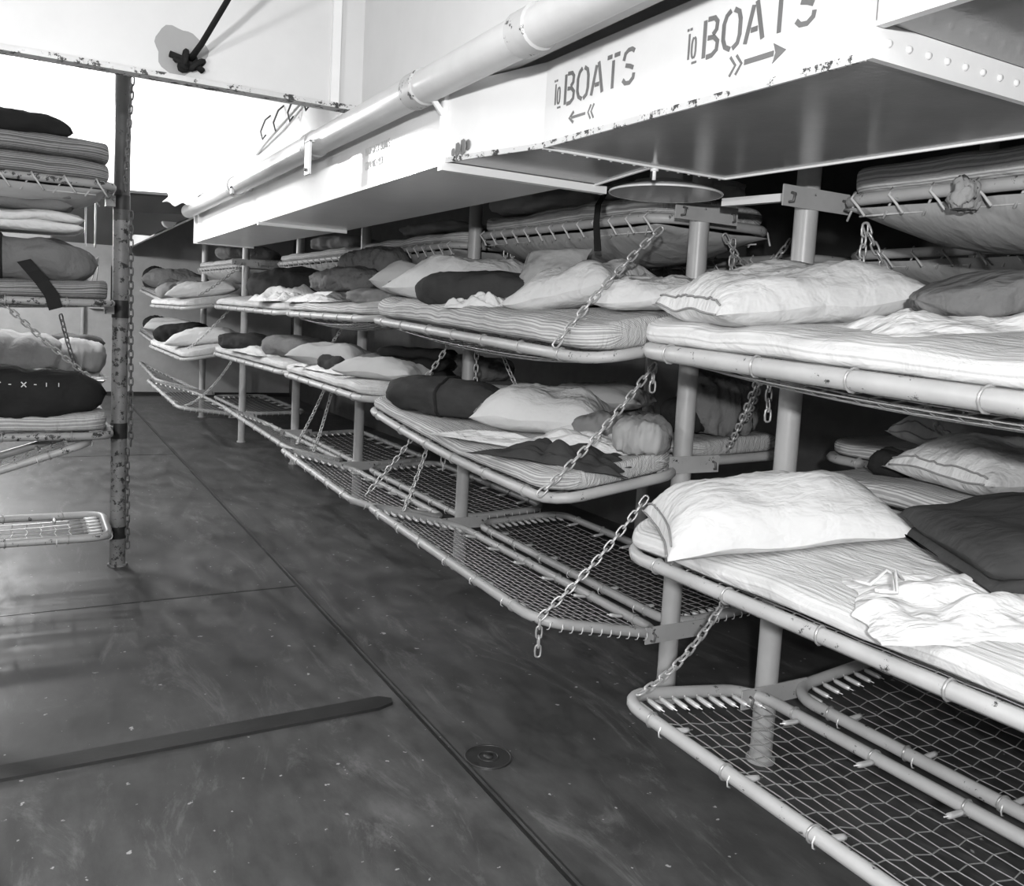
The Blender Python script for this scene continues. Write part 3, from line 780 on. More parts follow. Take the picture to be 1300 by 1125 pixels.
def lump(name, cat, key, X, Y, L, W, T, rz, label, mat, seed, dz=None, strap=None, group=None, amp=.18, sq=2.6, folds=3, foldamp=.5, ry=0, rx=0, strapmat='wool', taper=.15):
    o = obj(name, lump_mb(L, W, T, seed, folds, amp, sq, foldamp=foldamp, taper=taper), M[mat]); tag(o, label, cat, group)
    put(o, BK.get(key), X, Y, (MT+.016) if dz is None else dz, rz, rx=rx, ry=ry)
    if strap:
        for u in strap:
            n = 26; pts = []
            for k in range(n):
                a = 2*PI*k/n; ca, sa = math.cos(a), math.sin(a)
                ry_ = math.copysign(abs(ca)**(2/sq), ca); rz_ = math.copysign(abs(sa)**(2/sq), sa); end = max(0, 1-abs(u)**4.5)**.5
                nn = N3((u*2.1*(L/.5), ca*1.6, sa*1.6), 1, seed); rid = 1-abs(N3((u*folds*1.3, ca*1.9, sa*1.9), 1, seed+5))*2
                fac = 1+amp*nn+foldamp*.22*(rid-.5); r = end*(1-taper*abs(u)**2)
                z = T/2*rz_*r*fac
                if z < 0: z = max(z, -T/2*.85)
                pts.append((L/2*u, W/2*ry_*r*fac*1.01, z+T/2*.85+.002+.02*N3((u*1.2, 0, 0), 1, seed+8)*end))
            obj('strap', MB().tube(pts, .010, 6, closed=True), M[strapmat], o)
    return o
def stack_mb(L, W, layers, th, seed, skew=.02):
    """folded cloth: rounded-edge layers lying on each other"""
    mb = MB(); z = 0
    for l in range(layers):
        t = th*(1+.3*N3((l, 0, 0), 1.7, seed)); l2 = L*(1+.08*N3((l, 3, 0), 1.3, seed)); w2 = W*(1+.08*N3((l, 6, 0), 1.3, seed))
        ox, oy = skew*N3((l, 9, 0), 1.9, seed), skew*N3((l, 12, 0), 1.9, seed)
        n, m = 22, 26; vs = []
        for i in range(m+1):
            u = i/m*2-1; end = max(0, 1-abs(u)**9)**.5
            for k in range(n):
                a = 2*PI*k/n; ca, sa = math.cos(a), math.sin(a)
                y = math.copysign(abs(ca)**.28, ca)*w2/2*(.93+.07*end); zz = math.copysign(abs(sa)**.8, sa)*t/2*(end*.95+.05)
                nz = .35*t*N3((u*2.3, y*7, l*2), 1, seed)
                vs.append((l2/2*u+ox+.012*N3((u, y*8, l), 2, seed), y+oy+.012*N3((u*5, ca, l), 1, seed), z+t/2+zz+nz*(1 if l > 0 or sa > 0 else 0)))
        fs = []
        for i in range(m):
            for k in range(n):
                k2 = (k+1) % n; fs.append((i*n+k, (i+1)*n+k, (i+1)*n+k2, i*n+k2)[::1])
        fs.append(tuple(range(n))); fs.append(tuple(m*n+k for k in range(n-1, -1, -1)))
        mb.add(vs, fs); z += t*.86
    return mb
def stack(name, cat, key, X, Y, L, W, layers, th, rz, label, mat, seed, dz=None, group=None, rx=0, ry=0):
    o = obj(name, stack_mb(L, W, layers, th, seed), M[mat]); tag(o, label, cat, group)
    return put(o, BK.get(key), X, Y, (MT+.018) if dz is None else dz, rz, rx=rx, ry=ry)
def sheet(key, X, Y, L, W, rz, label, seed, h=.035, dz=None, mat='sheet', name='bed_sheet', cat='sheet', group='white sheets on the bunks', ragged=.18, curl=0):
    """crumpled cloth: wrinkled upper skin with an irregular outline over a flat base"""
    mb = MB(); nu, nv = 46, 34
    def f(u, v_, top):
        a = u*2-1; c = v_*2-1
        rx_ = 1+ragged*N3((c*2.2, 0, 1), 1, seed); ry_ = 1+ragged*N3((a*2.6, 4, 1), 1, seed)
        x = L/2*a*rx_; y = W/2*c*ry_
        e = (1-abs(a)**4)*(1-abs(c)**4); e = max(0, e)**.9
        w = abs(N3((a*1.5+c*.9, c*1.9-a, 0), 1, seed))*1.5+.35*abs(N3((a*4+2*c, c*3, 0), 1, seed+4))
        z = h*(.25+w)*e+.002 if top else 0
        return (x, y, z)
    for top in (True, False):
        o = len(mb.v)
        for j in range(nv+1):
            for i in range(nu+1): mb.v.append(f(i/nu, j/nv, top))
        for j in range(nv):
            for i in range(nu):
                q = (o+j*(nu+1)+i, o+j*(nu+1)+i+1, o+(j+1)*(nu+1)+i+1, o+(j+1)*(nu+1)+i); mb.f.append(q if top else q[::-1])
    o = obj(name, mb, M[mat]); tag(o, label, cat, group)
    return put(o, BK.get(key), X, Y, (MT+.012) if dz is None else dz, rz)

# mattresses
mattress('1o2', 'bright striped mattress under the big lower pillow, nearest bay', 'tick_lt', over=.05)
mattress('1i2', 'striped mattress of the inner second-tier bunk, nearest bay', 'tick')
mattress('1o3', 'thick striped mattress under the big upper pillow, nearest bay', 'tick_lt', th=.085, over=.07)
mattress('1i3', 'striped mattress on the inner third-tier bunk, nearest bay', 'tick')
mattress('1i4', 'striped mattress on the top laced bunk at the upper right edge', 'tick', th=.11)
mattress('2o2', 'striped mattress with dark clothes on it, second tier, second bay', 'tick')
mattress('2i2', 'striped mattress inside behind the left big post, second tier', 'tick')
mattress('2o3', 'thick wavy striped mattress hung by the long chain, third tier, second bay', 'tick', th=.11, lumps=1.8)
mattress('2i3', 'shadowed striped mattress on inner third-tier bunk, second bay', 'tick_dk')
mattress('2i4', 'striped mattress on the top laced bunk left of the big posts', 'tick', th=.09, lumps=1.5)
mattress('3o2', 'pale mattress under grey pillow, second tier, third bay', 'tick_lt')
mattress('3i2', 'inner second-tier striped mattress, third bay', 'tick')
mattress('3o3', 'mattress under crumpled clothes, third tier, third bay', 'tick')
mattress('3i4', 'top-tier mattress with loose lashings, third bay', 'tick', th=.08, lumps=1.5)
mattress('4o2', 'second-tier mattress in the fourth bay', 'tick_lt')
mattress('4o3', 'third-tier mattress in the fourth bay', 'tick_lt')
mattress('4i4', 'top-tier mattress in the fourth bay', 'tick', th=.08)
mattress('5o2', 'second-tier mattress under white pillow past the bend', 'tick_lt', th=.08)
mattress('5o3', 'third-tier mattress under white pillow past the bend', 'tick_lt', th=.08)
mattress('5o4', 'top-tier mattress past the bend', 'tick', th=.08)
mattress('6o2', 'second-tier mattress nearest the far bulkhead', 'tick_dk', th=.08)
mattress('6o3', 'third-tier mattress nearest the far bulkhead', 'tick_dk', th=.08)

# ------------------------------------------------------------------ what lies on the bunks
PI2 = PI/2
# nearest bay
pillow('1o3', 2.00, 1.88, .70, .46, .18, -.27, 'big white pillow on the upper bunk, in front of the two big posts', seed=3, dz=.083)
pillow('1o2', 1.94, 1.84, .69, .46, .175, -.50, 'big white pillow on the lower bunk at the right, below the big upper one', seed=11, wr=.8, dz=.080, flat=.25)
pillow('1i2', 2.74, 1.62, .62, .42, .16, -.15, 'white pillow lying behind the big lower pillow at the right edge', 'pillow_white', seed=5)
stack('folded_blanket', 'blanket', '1o2', 2.22, 1.20, .50, .46, 2, .075, -.5, 'dark folded wool blanket with pale stitching beside the big lower pillow', 'wool_grey', 4, group='dark blankets')
sheet('1o2', 1.90, 1.13, .56, .36, -.75, 'white towel with loose ties lying in front on the lowest mattress at the right', 21, .045)
sheet('1o2', 2.08, .95, .40, .30, -.6, 'second white towel at the right edge beside the dark blanket', 22, .04)
t = empty('tape_tie', BK['1o2'].p(*BK['1o2'].ab(1.80, 1.28), .13)); tag(t, 'loose white tape ties hanging off the towel on the lower bunk', 'tie')
for k in range(3):
    a = random.uniform(2.4, 4.2)
    obj('tape', MB().tube([(0, 0, .01), (.04*math.cos(a), .04*math.sin(a), .02+.01*k), (.09*math.cos(a+.4), .09*math.sin(a+.4), .0), (.12*math.cos(a+.1), .12*math.sin(a+.1), .003)], .004, 5), M['sheet'], t)
sheet('1o3', 2.10, 1.36, .62, .36, -.4, 'white sheet on the upper mattress at the right edge', 23, .05, dz=.095)
lump('folded_clothes', 'clothes', '1o3', 2.20, 1.33, .50, .28, .10, -.5, 'dark folded clothes on the white sheet at the upper right edge', 'khaki', 31, dz=.125, sq=3)
lump('bundle', 'bundle', '1i3', 2.72, 1.5, .5, .34, .16, -.6, 'dim dark bundle in the shadow at the far right, third tier', 'wool', 33)
lump('bundle', 'bundle', '1i2', 2.62, 1.95, .16, .14, .10, .3, 'small black bundle just right of the right big post', 'wool', 34)
# second bay, second tier
lump('rolled_blanket', 'blanket roll', '2o2', 1.90, 4.08, .74, .27, .20, -1.03, 'dark rolled blanket with a strap, left of the light pillow', 'wool_grey', 41, strap=(.08,), group='dark blankets', amp=.12)
pillow('2o2', 2.15, 3.50, .62, .42, .20, -.80, 'light pillow in the middle of the second tier, beside the strapped roll', 'pillow_white', seed=17)
sheet('2o2', 1.88, 2.90, .66, .30, -1.10, 'dark grey jacket folded flat on the striped mattress below the long chain', 66, .065, mat='wool_grey', name='folded_clothes', cat='clothes', group=None, ragged=.30)
sheet('2o2', 2.14, 3.02, .62, .44, -.9, 'crumpled white sheet behind the dark folded jacket', 24, .06)
sheet('2o2', 1.90, 3.28, .80, .22, -1.1, 'narrow strip of white sheet between light pillow and dark jacket', 25, .03)
lump('seabag', 'bag', '2o2', 2.16, 2.76, .24, .22, .15, -.9, 'pale canvas bag left of the left big post, second tier', 'canvas_lt', 42, sq=3.2, foldamp=.9)
lump('crumpled_shirt', 'clothes', '2o2', 2.28, 3.15, .34, .24, .13, -.5, 'crumpled grey shirt behind the white sheet, second tier', 'canvas', 43, foldamp=1.2)
lump('bundle', 'bundle', '2i2', 2.62, 3.0, .28, .24, .17, .2, 'black bundle in the shadow behind the left big post', 'wool', 44)
lump('seabag', 'bag', '2i2', 2.72, 2.95, .36, .30, .30, -.2, 'stuffed grey bag standing between the two big posts', 'duffel', 45, folds=4, foldamp=1.0, amp=.22)
lump('seabag', 'bag', '2i2', 2.92, 3.05, .26, .22, .14, .5, 'smaller grey bag to the right of the stuffed one between the big posts', 'canvas', 46)
pillow('2i2', 2.72, 3.9, .60, .40, .14, -.9, 'pale pillow on the inner bunk behind the light middle pillow', 'pillow_grey', seed=6)
sheet('2i2', 2.7, 4.4, .4, .4, 0, 'pale sheet on the inner bunk right of the middle post', 26, .05)
# second bay, third tier
pillow('2o3', 1.98, 4.05, .80, .44, .22, -1.15, 'large pale pillow behind the dark roll on the third tier', 'pillow_white', seed=8, dz=.125)
pillow('2o3', 1.99, 4.60, .56, .40, .20, -.75, 'pale pillow with striped end seam at the left of the third-tier pillows', 'pillow_grey', seed=9, ry=.12, dz=.13)
lump('rolled_blanket', 'blanket roll', '2o3', 1.84, 3.68, .66, .19, .17, -1.05, 'dark grey rolled blanket on the third tier, in front of the large pale pillow', 'wool_grey', 51, dz=.12, group='dark blankets', sq=3, taper=.02, amp=.08)
sheet('2o3', 1.76, 3.50, .34, .12, -1.15, 'small crumpled white cloth in front of the dark third-tier roll', 27, .06, dz=.12)
pillow('2o3', 2.08, 3.36, .34, .30, .12, -1.2, 'small grey striped cushion standing on edge right of the dark roll', 'canvas_lt', seed=13, rx=1.0, dz=.22)
pillow('2o3', 2.02, 3.04, .54, .42, .18, -1.15, 'white pillow with a raised corner left of the long chain, third tier', 'pillow_white', seed=14, ry=-.16, dz=.12)
pillow('2o3', 2.07, 2.60, .44, .40, .12, -.9, 'white pillow right of the long chain, tucked against the upper big pillow', 'pillow_white', seed=15, wr=1.6, dz=.122)
lump('bundle', 'bundle', '2i3', 2.66, 3.7, .60, .40, .20, -.9, 'dim dark bundle on the inner third-tier bunk, behind the white pillows', 'khaki', 52)
lump('bundle', 'bundle', '2i3', 2.66, 3.1, .40, .30, .14, .4, 'dim black bundle beneath the laced canvas bunk', 'wool', 53)
# top tier of the second and nearest bays
lump('folded_canvas', 'canvas', '2i4', 2.45, 4.05, .8, .40, .13, -1.3, 'folded pale canvas on the top-tier mattress left of the middle', 'canvas_lt', 54, sq=3, dz=.11)
lump('folded_canvas', 'canvas', '2i4', 2.5, 3.1, .7, .4, .11, -1.4, 'folded canvas on the top mattress beside the round dish', 'canvas_lt', 55, sq=3, dz=.11)
# third bay
pillow('3o2', 1.88, 5.90, .62, .36, .16, -1.0, 'grey pillow with a dark end on white sheet, third bay', 'canvas_lt', seed=18, dz=.11)
lump('bundle', 'bundle', '3o2', 1.80, 5.70, .22, .16, .10, -1.0, 'dark bundle at the end of the grey pillow, third bay', 'wool_grey', 61, dz=.10)
sheet('3o2', 1.96, 5.9, .95, .5, -1.5, 'white sheet under the grey pillow, third bay', 28, .05)
pillow('3o2', 1.93, 5.02, .62, .36, .13, -1.05, 'cream pillow behind the strapped dark roll', 'pillow_grey', seed=19)
stack('folded_blanket', 'blanket', '3o2', 2.12, 5.02, .46, .36, 3, .075, -.6, 'dark square folded blanket behind the cream pillow', 'wool', 7, group='dark blankets')
lump('seabag', 'bag', '3o2', 2.02, 5.42, .36, .3, .15, -.6, 'grey bag left of the dark square blanket', 'duffel', 62)
sheet('3o2', 2.15, 5.35, .4, .3, -.6, 'pale sheet behind grey bag, third bay', 29, .07)
sheet('3o3', 1.93, 6.15, .9, .5, -1.5, 'white sheet under crumpled clothes, third tier', 30, .08)
lump('crumpled_trousers', 'clothes', '3o3', 1.88, 5.70, .60, .30, .16, -1.1, 'crumpled dark grey trousers on the white sheet, third tier', 'khaki', 63, folds=5, foldamp=1.2, dz=.16)
lump('crumpled_jacket', 'clothes', '3o3', 2.10, 5.75, .55, .34, .28, -1.0, 'crumpled grey jacket heaped behind the trousers, third tier', 'khaki', 64, folds=5, foldamp=1.2, dz=.18)
lump('folded_cloth', 'cloth', '3o3', 1.86, 5.02, .40, .32, .09, -.9, 'grey folded striped cloth at the near end of third bay', 'canvas', 65)
lump('folded_canvas', 'canvas', '3i4', 2.5, 5.5, .9, .4, .10, -1.4, 'folded pale canvas on the top tier behind the middle post', 'canvas_lt', 66, dz=.1)
lump('bundle', 'bundle', '3i2', 2.7, 5.3, .5, .36, .18, -.8, 'dim bundle on the inner second-tier bunk behind the middle post', 'khaki', 67)
# fourth bay
lump('dark_blanket', 'blanket', '4o3', 1.95, 7.5, .80, .42, .25, -1.0, 'dark blanket heaped at the bend of the third tier', 'wool_grey', 71, group='dark blankets', dz=.10)
sheet('4o3', 1.85, 7.15, .6, .45, -1.3, 'white sheet beside the dark blanket heap', 31, .10)
lump('seabag', 'bag', '4o2', 2.0, 7.4, .62, .4, .20, -.9, 'grey stuffed bag on the second tier behind the white sheet', 'duffel', 72)
lump('bundle', 'bundle', '4o2', 1.85, 8.7, .5, .40, .17, -.8, 'dark bundle on the second tier beside the bend post', 'wool_grey', 73)
sheet('4o2', 1.9, 7.9, 1.1, .5, -1.5, 'white sheet on the second tier, fourth bay', 32, .05)
lump('bundle', 'bundle', '4i4', 2.5, 7.7, .9, .4, .14, -1.3, 'grey roll on the top tier, fourth bay', 'canvas', 74, dz=.1)
# past the bend
pillow('5o3', 1.80, 10.7, .80, .40, .18, -.35, 'white pillow on the third tier past the bend', 'pillow_white', seed=24, seams=False, dz=.09)
pillow('5o2', 1.80, 10.7, .80, .40, .18, -.35, 'white pillow on the second tier past the bend', 'pillow_white', seed=25, seams=False, dz=.09)
lump('bundle', 'bundle', '5o2', 1.72, 11.7, .7, .4, .24, -.5, 'dark bundle behind the far white second-tier pillow', 'wool', 81, dz=.08)
lump('bundle', 'bundle', '5o3', 1.75, 11.8, .7, .4, .22, -.3, 'dim grey bundle behind the far white third-tier pillow', 'canvas', 82, dz=.08)
lump('bundle', 'bundle', '5o4', 2.4, 11.2, .8, .5, .2, -.4, 'grey bundle on the top tier past the bend', 'khaki', 83, dz=.1)
pillow('6o2', 1.80, 13.4, .7, .45, .2, -.2, 'pale pillow on the second tier nearest the far bulkhead', 'pillow_grey', seed=26, seams=False, dz=.09)
lump('bundle', 'bundle', '6o2', 1.70, 14.1, .4, .3, .22, -.2, 'black bundle at the far end of the second tier', 'wool', 84, dz=.08)
pillow('6o3', 1.85, 13.2, .95, .45, .30, -.2, 'grey pillow pair on the third tier nearest the far bulkhead', 'duffel', seed=27, seams=False, dz=.09)
lump('bundle', 'bundle', '6o3', 1.66, 14.0, .4, .35, .34, -.2, 'black bundle at the far end of the third tier', 'wool', 85, dz=.08)
pillow('6o3', 1.83, 12.85, .6, .35, .16, -.1, 'dark round cushion in front of the far grey pillow', 'khaki', seed=28, seams=False, dz=.08)
# strap round the laced top bunk
o = obj('strap', MB().hexa([(2.205, 3.16, 1.89), (2.21, 3.205, 1.89), (2.16, 3.20, 1.93), (2.16, 3.16, 1.93)], [(2.21, 3.17, 2.14), (2.215, 3.20, 2.14), (2.165, 3.19, 2.14), (2.165, 3.165, 2.14)]), M['wool'], None)
bpy.data.objects.remove(o)
mb = MB(); pts = [(2.30, 2.16), (2.215, 2.15), (2.172, 2.08), (2.168, 2.0), (2.178, 1.93), (2.185, 1.88)]
for i in range(len(pts)-1):
    (xa, za), (xb, zb) = pts[i], pts[i+1]; w = .022-.002*math.sin(i)
    y = 3.20; mb.hexa([(xa, y-w, za), (xa, y+w, za), (xa+.006, y+w, za), (xa+.006, y-w, za)], [(xb, y-w, zb), (xb, y+w, zb), (xb+.006, y+w, zb), (xb+.006, y-w, zb)])
tag(obj('webbing_strap', mb, M['wool'], None, False), 'dark webbing strap hanging over the rail of the laced top bunk', 'strap')

o = lump('rag', 'rag', None, 2.385, 1.62, .12, .07, .10, .4, 'small pale rag knotted round the rail of the top right bunk', 'canvas_lt', 97, dz=1.95, amp=.5, foldamp=2.0, sq=2, folds=5)
# third row of bunks, deep on the right
B3 = Bunk(3.14, 3.74, .8, 3.14, 3.74, 2.72, 1.02, 1.02, 1.02, 1.02)
build_bunk('1r2', B3, 'bunk', 'bunk frame deep inside, second tier, third row, nearest bay', G, near=0)
mattress('1r2', 'striped mattress deep inside, right of the right big post', 'tick')
pillow('1r2', 3.42, 2.15, .60, .40, .18, -.25, 'grey-shaded pillow deep inside above the lower right pillows', 'pillow_grey', seed=33)
for i, (y0, y1, lab) in enumerate(((.9, 2.7, 'nearest bay'), (2.9, 4.7, 'second bay'))):
    bb = Bunk(3.80, 3.16, y0, 3.80, 3.16, y1, 1.92, 1.92, 1.92, 1.92)
    build_bunk('r4%d' % i, bb, 'bunk', 'canvas-bottomed bunk deep inside, top tier, third row, %s' % lab, G, net=False, canvas=True, lash=False)
bb = Bunk(3.80, 3.16, .9, 3.80, 3.16, 2.7, 1.58, 1.58, 1.58, 1.58)
build_bunk('r3', bb, 'bunk', 'canvas-bottomed bunk deep inside, third tier, third row, nearest bay', G, net=False, canvas=True, lash=False)
t = empty('lamp_pull', (2.95, 1.75, 1.80)); tag(t, 'thin white toggle hanging in the dark at the upper right', 'cord')
obj('cord', MB().tube([(0, 0, .16), (0, 0, -.0), (0, 0, -.10)], .004, 6), M['sheet'], t)

# ------------------------------------------------------------------ chains
LK = {}
def link_pts(l, w, n=12):
    pts = []
    for k in range(n):
        a = 2*PI*k/n; x = math.cos(a)*w/2; y = math.sin(a)*w/2+math.copysign((l-w)/2, math.sin(a)) if abs(math.sin(a)) > 1e-6 else 0
        pts.append((x, y))
    return pts
def chain(a, b, label, sag=.03, mat='chain', l=.048, tail=0, r=.0042, group='bunk support chains'):
    a = Vector(a); b = Vector(b); mb = MB()
    P_ = []
    d = (b-a).length; n = 60
    for i in range(n+1):
        u = i/n; p = a.lerp(b, u); p.z -= sag*4*u*(1-u); P_.append(p)
    if tail:
        P_ += [b+Vector((0, 0, -tail*k/10)) for k in range(1, 11)]
    # walk
    pitch = l-2*r*1.35; pos = [P_[0]]; acc = 0
    for i in range(1, len(P_)):
        seg = P_[i]-P_[i-1]; L = seg.length; t0 = 0
        while acc+(L-t0) >= pitch:
            t0 += pitch-acc; acc = 0; pos.append(P_[i-1]+seg*(t0/L))
        acc += L-t0
    for k in range(len(pos)-1):
        c = (pos[k]+pos[k+1])/2; dr = (pos[k+1]-pos[k]).normalized()
        s1 = dr.cross(Vector((0, 0, 1)) if abs(dr.z) < .95 else Vector((1, 0, 0))).normalized(); s2 = dr.cross(s1)
        sd = (s1+s2*.35).normalized() if k % 2 else (s2-s1*.35).normalized()
        mb.tube([c+sd*x+dr*y for x, y in link_pts(l, .023)], r, 5, closed=True)
    o = obj('support_chain', shift(mb, a), M[mat]); o.location = a
    return tag(o, label, 'chain', group)
chain((2.05, 2.59, 1.925), (1.618, 2.602, 1.468), 'long chain from laced top bunk down to the third-tier rail, upper middle', sag=-.02)
chain((2.12, 2.66, 1.42), (1.620, 2.67, .915), 'long chain from big upper bunk corner down to the second-tier rail', tail=.0)
chain((2.13, 2.68, 1.42), (2.13, 2.68, 1.30), 'short loose chain end below the big upper bunk corner', sag=0)
chain((2.1, 2.631, .90), (1.70, 2.72, .44), 'long chain down to the near corner of the middle empty wire bunk', tail=.16)
chain((2.16, 2.22, .62), (1.72, 2.135, .37), 'chain down to the far corner of the nearest empty wire bunk', sag=.05)
chain((2.32, 2.27, 1.51), (2.60, 2.74, 1.05), 'chain hanging between the two big posts, second tier')
chain((2.34, 2.29, 1.51), (2.66, 2.72, 1.18), 'second chain hanging between the two big posts, beside the first', sag=.05)
chain((2.34, 2.28, 1.50), (2.35, 2.28, 1.24), 'loose chain end dangling between the two big posts', sag=0)
chain((2.12, 4.54, 1.42), (1.90, 4.53, 1.14), 'chain down to the strapped dark roll')
chain((2.1, 4.77, .95), (1.72, 4.795, .47), 'chain down to the junction of the empty wire bunks, left of the middle post', sag=.02)
chain((2.14, 4.72, .95), (1.90, 4.60, .42), 'second chain beside the junction chain of the empty wire bunks')
chain((2.0, 4.3, 1.01), (2.0, 4.3, .70), 'loose chain end below the second tier near the middle post', sag=0)
chain((2.1, 6.423, 1.45), (1.8, 6.15, 1.20), 'chain above the grey pillow of the third bay')
chain((2.1, 6.77, 1.0), (1.75, 6.4, .53), 'chain down to the far corner of the third-bay empty bunk')
chain((2.13, 6.70, 1.0), (1.88, 6.35, .50), 'second chain beside the third-bay corner chain')
chain((2.11, 10.10, 2.05), (1.6, 9.97, 1.64), 'far chain over the white pillow of the third tier')
chain((2.0, 10.3, 1.5), (1.5, 10.42, .97), 'far chain over the white pillow of the second tier')
chain((2.0, 9.9, 1.0), (1.52, 10.25, .40), 'far chain down to the empty bunk past the bend', sag=.1)
chain((2.62, 2.82, 1.95), (2.62, 2.82, 1.70), 'loose chain hanging just right of the left big post, top tier', sag=0)
chain((2.55, 2.80, 1.96), (2.95, 2.80, 2.0), 'sagging chain loop below the top tier between the big posts', sag=.14)
chain((2.52, 2.07, 1.95), (2.52, 2.07, 1.70), 'straight chain of the pair hanging right of the right big post', sag=0)
chain((2.52, 2.07, 1.95), (2.72, 2.02, 1.68), 'slanting chain of the pair hanging right of the right big post', sag=.02)
chain((2.55, 1.9, 1.51), (2.9, 1.85, 1.12), 'chain over the shaded pillow at the right, second tier')
chain((2.7, 1.75, 1.51), (2.7, 1.75, 1.30), 'short chain end hanging above the lower right pillows', sag=0)
chain((2.35, 4.35, 1.95), (2.35, 4.35, 1.70), 'bundle of chain hanging at the far end of the laced top bunk', sag=0)
chain((2.38, 4.33, 1.95), (2.41, 4.33, 1.68), 'second chain in the bundle at the far end of the laced top bunk', sag=0)
chain((2.3, 4.35, 1.51), (2.42, 4.2, 1.14), 'chain behind the light middle pillow')
chain((2.25, 4.45, 1.51), (2.25, 4.45, 1.16), 'straight loose chain right of the middle post, second tier', sag=0)
chain((2.2, 6.45, 1.95), (2.3, 6.2, 1.80), 'short chain below the top tier of the third bay')

# ------------------------------------------------------------------ left-hand stack of bunks
def LB(z_r, z_l, yb=5.50, yf=4.95, xr=.38, xl=-1.5, dzf=0.0):
    b = Bunk.__new__(Bunk)
    b.c = (Vector((xr, yb, z_r)), Vector((xr, yf, z_r+dzf)), Vector((xl, yb, z_l)), Vector((xl, yf, z_l+dzf))); b.wv = 0
    b.W = (b.c[0]-b.c[1]).length; b.L = (b.c[0]-b.c[2]).length; b.base = (b.c[0]+b.c[1]+b.c[2]+b.c[3])/4
    return b
GL_ = 'bunks of the left-hand stack'
build_bunk('L1', LB(.30, .30), 'bunk', 'narrow empty bunk near the deck, bottom of the left stack', GL_, near=0, nx=6, ny=24, mat='frame', corner=.09)
build_bunk('L2', LB(.84, .84), 'bunk', 'bunk frame with striped mattress and dark bag, second in the left stack', GL_, near=0, mat='frame_old', corner=.09)
build_bunk('L1b', LB(.80, .22, yb=5.46, yf=4.98, xr=.28, xl=-1.5), 'bunk', 'tilted empty wire bunk hanging under the dark bag, left stack', GL_, near=0, nx=8, ny=26, corner=.09, netsag=.02)
build_bunk('L3', LB(1.53, 1.50), 'bunk', 'bunk frame under the grey duffel, third in the left stack', GL_, near=0, mat='frame_old', corner=.09)
build_bunk('L4', LB(2.13, 2.13), 'bunk', 'laced canvas bunk at the top of the left stack', GL_, net=False, canvas=True, lash=False, mat='frame_old', corner=.09)
build_bunk('L5', LB(1.06, 1.06, yb=6.35, yf=5.75, xr=.40), 'bunk', 'bunk with white sheet behind the dark bag, left stack back row', GL_, near=0)
mattress('L2', 'striped mattress under the dark bag, left stack', 'tick', th=.10)
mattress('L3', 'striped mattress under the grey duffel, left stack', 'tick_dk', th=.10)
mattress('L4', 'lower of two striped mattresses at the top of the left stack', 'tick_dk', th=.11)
b = BK['L4']; BK['L4b'] = LB(2.24, 2.24)
mattress('L4b', 'upper of two striped mattresses at the top of the left stack', 'tick_dk', th=.10)
lump('seabag', 'bag', 'L4b', -.12, 5.1, .62, .36, .13, 0, 'black bag on the topmost left mattress', 'wool', 91, amp=.08)
o = lump('seabag', 'bag', 'L2', -.10, 5.12, .92, .40, .27, 0, 'dark bag with a row of white stencil marks, left stack', 'wool', 92, amp=.12, sq=2.8)
mb = MB()
def PM(a, b_, l): return (a, -.205-l, b_)
for k, ch in enumerate('X-X-X-X-II'):
    a = -.26+k*.055; 
    if ch == 'X': stroke2d(mb, [(a, .165), (a+.022, .19)], .005, PM); stroke2d(mb, [(a, .19), (a+.022, .165)], .005, PM)
    elif ch == '-': stroke2d(mb, [(a, .178), (a+.012, .178)], .004, PM)
    else: stroke2d(mb, [(a, .168), (a, .188)], .004, PM)
obj('stencil_marks', mb, M['sheet'], o, False)['label'] = 'row of small white stencil marks'
lump('seabag', 'bag', 'L3', -.08, 5.18, .80, .42, .25, 0, 'stuffed grey duffel with dark strap on the third left bunk', 'duffel', 93, sq=2.6, folds=2, strap=(-.1,))
stack('bed_sheet', 'sheet', 'L3', -.12, 5.2, .74, .40, 2, .055, 0, 'folded white sheet on top of the grey duffel, left stack', 'sheet', 9, dz=.35, group='white sheets on the bunks')
stack('folded_blanket', 'blanket', 'L3', -.15, 5.2, .70, .38, 2, .06, 0, 'folded grey blankets under the topmost left bunk', 'duffel', 10, dz=.455)
mb = MB(); pts = [(-.02, 4.93, 1.72), (.02, 4.90, 1.67), (.06, 4.915, 1.62), (.10, 4.91, 1.56), (.12, 4.912, 1.49)]
for i in range(4):
    a, b_ = Vector(pts[i]), Vector(pts[i+1]); w = Vector((.03, 0, .01))
    mb.hexa([a-w, a+w, a+w+Vector((0, .006, 0)), a-w+Vector((0, .006, 0))], [b_-w, b_+w, b_+w+Vector((0, .006, 0)), b_-w+Vector((0, .006, 0))])
tag(obj('webbing_strap', mb, M['wool'], None, False), 'dark strap hanging over the left third-tier rail', 'strap')
sheet('L5', .0, 6.0, .85, .5, 0, 'white sheet hanging over the back-row bunk of the left stack', 41, .06, dz=.0)
lump('rolled_blanket', 'blanket roll', 'L5', -.10, 5.98, .62, .36, .25, 0, 'grey rolled blanket on white sheet, left of the pair in the left stack', 'duffel', 94, dz=.04)
lump('rolled_blanket', 'blanket roll', 'L5', .27, 6.02, .32, .36, .22, .1, 'grey rolled blanket on white sheet, right of the pair in the left stack', 'canvas', 95, dz=.04)
stack('folded_blanket', 'blanket', 'L5', .18, 6.25, .5, .24, 3, .09, 0, 'dark flat blanket behind the two grey rolls, left stack', 'wool_grey', 12, dz=.03, group='dark blankets')
